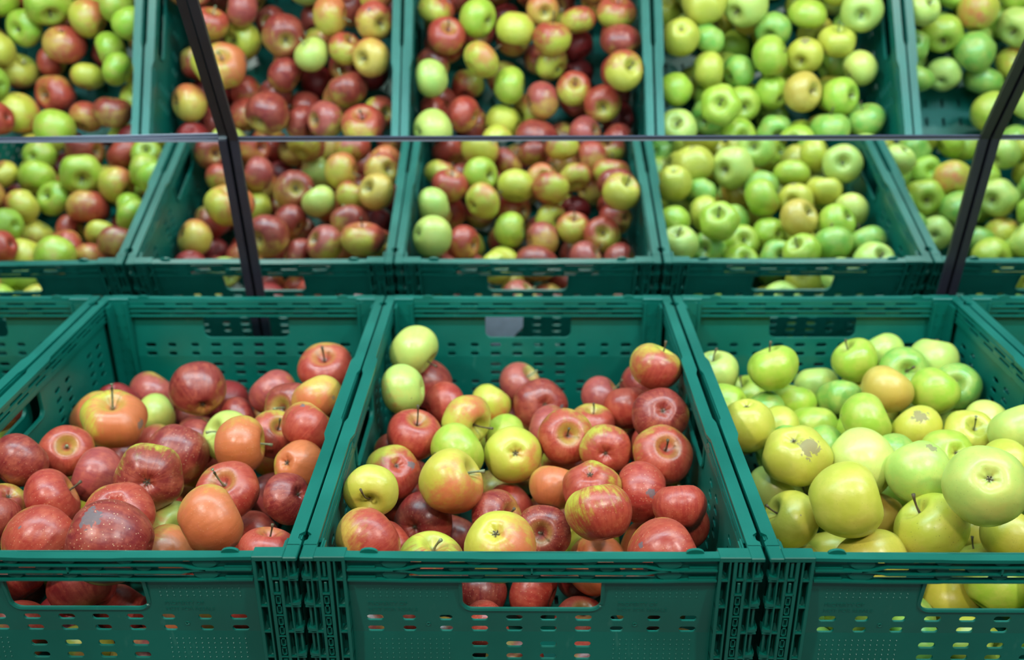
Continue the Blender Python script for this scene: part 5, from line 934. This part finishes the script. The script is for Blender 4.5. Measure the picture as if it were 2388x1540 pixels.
for row in APPLES:
    (ci, x, y, z, r, ax, ay, az, g, b, cov, bx, by, bz, fr, st, sh, sx, sy, sz, ss, stem, lab) = row
    me, hgt = APM[sh][rd.randrange(2)]
    o = bpy.data.objects.new('apple', me); COL.objects.link(o)
    q = Vector((0, 0, 1)).rotation_difference(Vector((ax, ay, az)).normalized()) @ Quaternion((0, 0, 1), rd.uniform(0, 6.28))
    o.rotation_mode = 'QUATERNION'; o.rotation_quaternion = q; o.location = V(x, y, z); s = r*1.015; o.scale = (s, s, s)
    inv = q.inverted()
    def loc(v): w = inv @ Vector(v); return [w.x, w.y, w.z]
    jit = [rd.uniform(.93, 1.07) for _ in range(3)]
    o['ground'] = [min(1, c*j) for c, j in zip(s2l(GR[g]), jit)]; o['blush'] = list(s2l(BL[b]))
    o['blush_dir'] = loc((bx, by, bz)); o['cover'] = float(cov); o['freckle'] = float(fr); o['streak'] = float(st)
    o['scar_dir'] = loc((sx, sy, sz)); o['scar'] = float(ss)
    tag(o, lab, 'apple', GROUPS[ci])
    if stem < 0: continue
    if stem:
        me2 = ST[(('stub', 'mid', 'long', 'hook')[stem % 10 - 1], 1 if stem > 10 or rd.random() < .2 else 0)]
        c = bpy.data.objects.new('stem', me2); COL.objects.link(c); c.parent = o; c.location = (0, 0, hgt-.42)
        u = inv @ Vector((0, 0, 1)); c.rotation_euler = (rd.uniform(-.15, .15) * (stem % 10 < 4), rd.uniform(-.15, .15) * (stem % 10 < 4), math.atan2(u.y, u.x) + rd.uniform(-.5, .5) * (stem % 10 < 4))
    c = bpy.data.objects.new('calyx', CAL); COL.objects.link(c); c.parent = o; c.location = (0, 0, -(hgt-.26)); c.scale = (.8, .8, .8) if ci < 3 else (.6, .6, .7)

# the uncounted rest of the fruit deep under the named layers, one mass
bm = bmesh.new(); rd = random.Random(9)
for ci, x, y, z, r in DEEP:
    me = APM[rd.randrange(5)][0][0]; q = Quaternion((rd.gauss(0, 1), rd.gauss(0, 1), rd.gauss(0, 1), rd.gauss(0, 1))).normalized()
    n0 = len(bm.verts); nf = len(bm.faces); bm.from_mesh(me); bm.verts.ensure_lookup_table(); bm.faces.ensure_lookup_table()
    mw = Matrix.Translation(V(x, y, z)) @ q.to_matrix().to_4x4() @ Matrix.Scale(r, 4)
    for v in bm.verts[n0:]: v.co = mw @ v.co
    mi = (rd.choice((0, 0, 0, 0, 1)) if ci in (1, 2) else rd.choice((0, 1, 2)) if ci == 0 else rd.choice((2, 2, 1)))
    for f in bm.faces[nf:]: f.material_index = mi; f.smooth = True
me = bpy.data.meshes.new('deep_apples'); bm.to_mesh(me); bm.free()
for m in (plain('red_apple_skin', (120, 30, 30), .45, 0, .3, 14.0), plain('yellow_apple_skin', (176, 168, 56), .45, 0, .2, 14.0), plain('green_apple_skin', (150, 176, 60), .45, 0, .2, 14.0)): me.materials.append(m)
o = bpy.data.objects.new('deep_apples', me); COL.objects.link(o)
tag(o, 'apples at the bottom of the crates glimpsed in gaps and slots', 'apples', kind='stuff')

# ------------------------------------------------------------ lights
def area(name, loc, target, size, power, col, sy=None):
    l = bpy.data.lights.new(name, 'AREA'); l.energy = power; l.color = col; l.shape = 'RECTANGLE' if sy else 'DISK'; l.size = size
    if sy: l.size_y = sy
    o = bpy.data.objects.new(name, l); COL.objects.link(o); o.location = loc
    o.rotation_euler = (Vector(target)-Vector(loc)).to_track_quat('-Z', 'Y').to_euler(); return o
area('spotlight', (-.95, -.75, 2.45), (-.1, .15, .95), .13, 20, (1, .95, .88))
area('spotlight', (1.05, -.65, 2.45), (.2, .15, .95), .13, 18, (1, .95, .88))
area('spotlight', (.10, -1.1, 2.5), (.05, .0, .9), .18, 12, (1, .94, .86))
area('strip_light', (.0, .19, 1.84), (0, .36, .95), 2.6, 23, (.50, .90, 1.0), .06)
w = bpy.data.worlds.new('world'); sc.world = w; w.use_nodes = True
nt = w.node_tree; bg = nt.nodes['Background']
# the rest of the shop: a cool bright band at eye height, dark ceiling
tc = nt.nodes.new('ShaderNodeTexCoord'); sp = nt.nodes.new('ShaderNodeSeparateXYZ'); ab = nt.nodes.new('ShaderNodeMath'); ab.operation = 'ABSOLUTE'
mr = nt.nodes.new('ShaderNodeMapRange'); mr.interpolation_type = 'SMOOTHSTEP'
for k, v in ((1, .10), (2, .42), (3, .30), (4, .015)): mr.inputs[k].default_value = v
nt.links.new(tc.outputs['Generated'], sp.inputs[0]); nt.links.new(sp.outputs[2], ab.inputs[0]); nt.links.new(ab.outputs[0], mr.inputs[0]); nt.links.new(mr.outputs[0], bg.inputs[1])
bg.inputs[0].default_value = (.50, .86, 1.0, 1)

# ------------------------------------------------------------ camera
cam = bpy.data.cameras.new('camera'); co = bpy.data.objects.new('camera', cam); COL.objects.link(co); sc.camera = co
cam.sensor_width = 36; cam.sensor_fit = 'HORIZONTAL'; cam.lens = 2291.94/2388*36; cam.clip_start = .02
Rm = [[0.9999452286, -0.010465071687, -0.000148530219], [0.009618399925, 0.9132650126, 0.40725238], [-0.0041262779, -0.4072315, 0.91331564908]]
rt = Vector((Rm[0][0], Rm[1][0], Rm[2][0])); fw = Vector((Rm[0][1], Rm[1][1], Rm[2][1])); up = Vector((Rm[0][2], Rm[1][2], Rm[2][2]))
co.matrix_world = Matrix(((rt.x, up.x, -fw.x, -0.00823711), (rt.y, up.y, -fw.y, -0.68920049), (rt.z, up.z, -fw.z, 0.52118335+WZ), (0, 0, 0, 1)))
cam.dof.use_dof = True; cam.dof.focus_distance = .94; cam.dof.aperture_fstop = 3.6; cam.dof.aperture_blades = 0
sc.view_settings.view_transform = 'Standard'; sc.view_settings.look = 'None'; sc.view_settings.gamma = 1; sc.view_settings.use_curve_mapping = False
sc.view_settings.exposure = -0.12
sc.cycles.max_bounces = 8; sc.cycles.glossy_bounces = 5; sc.cycles.diffuse_bounces = 3
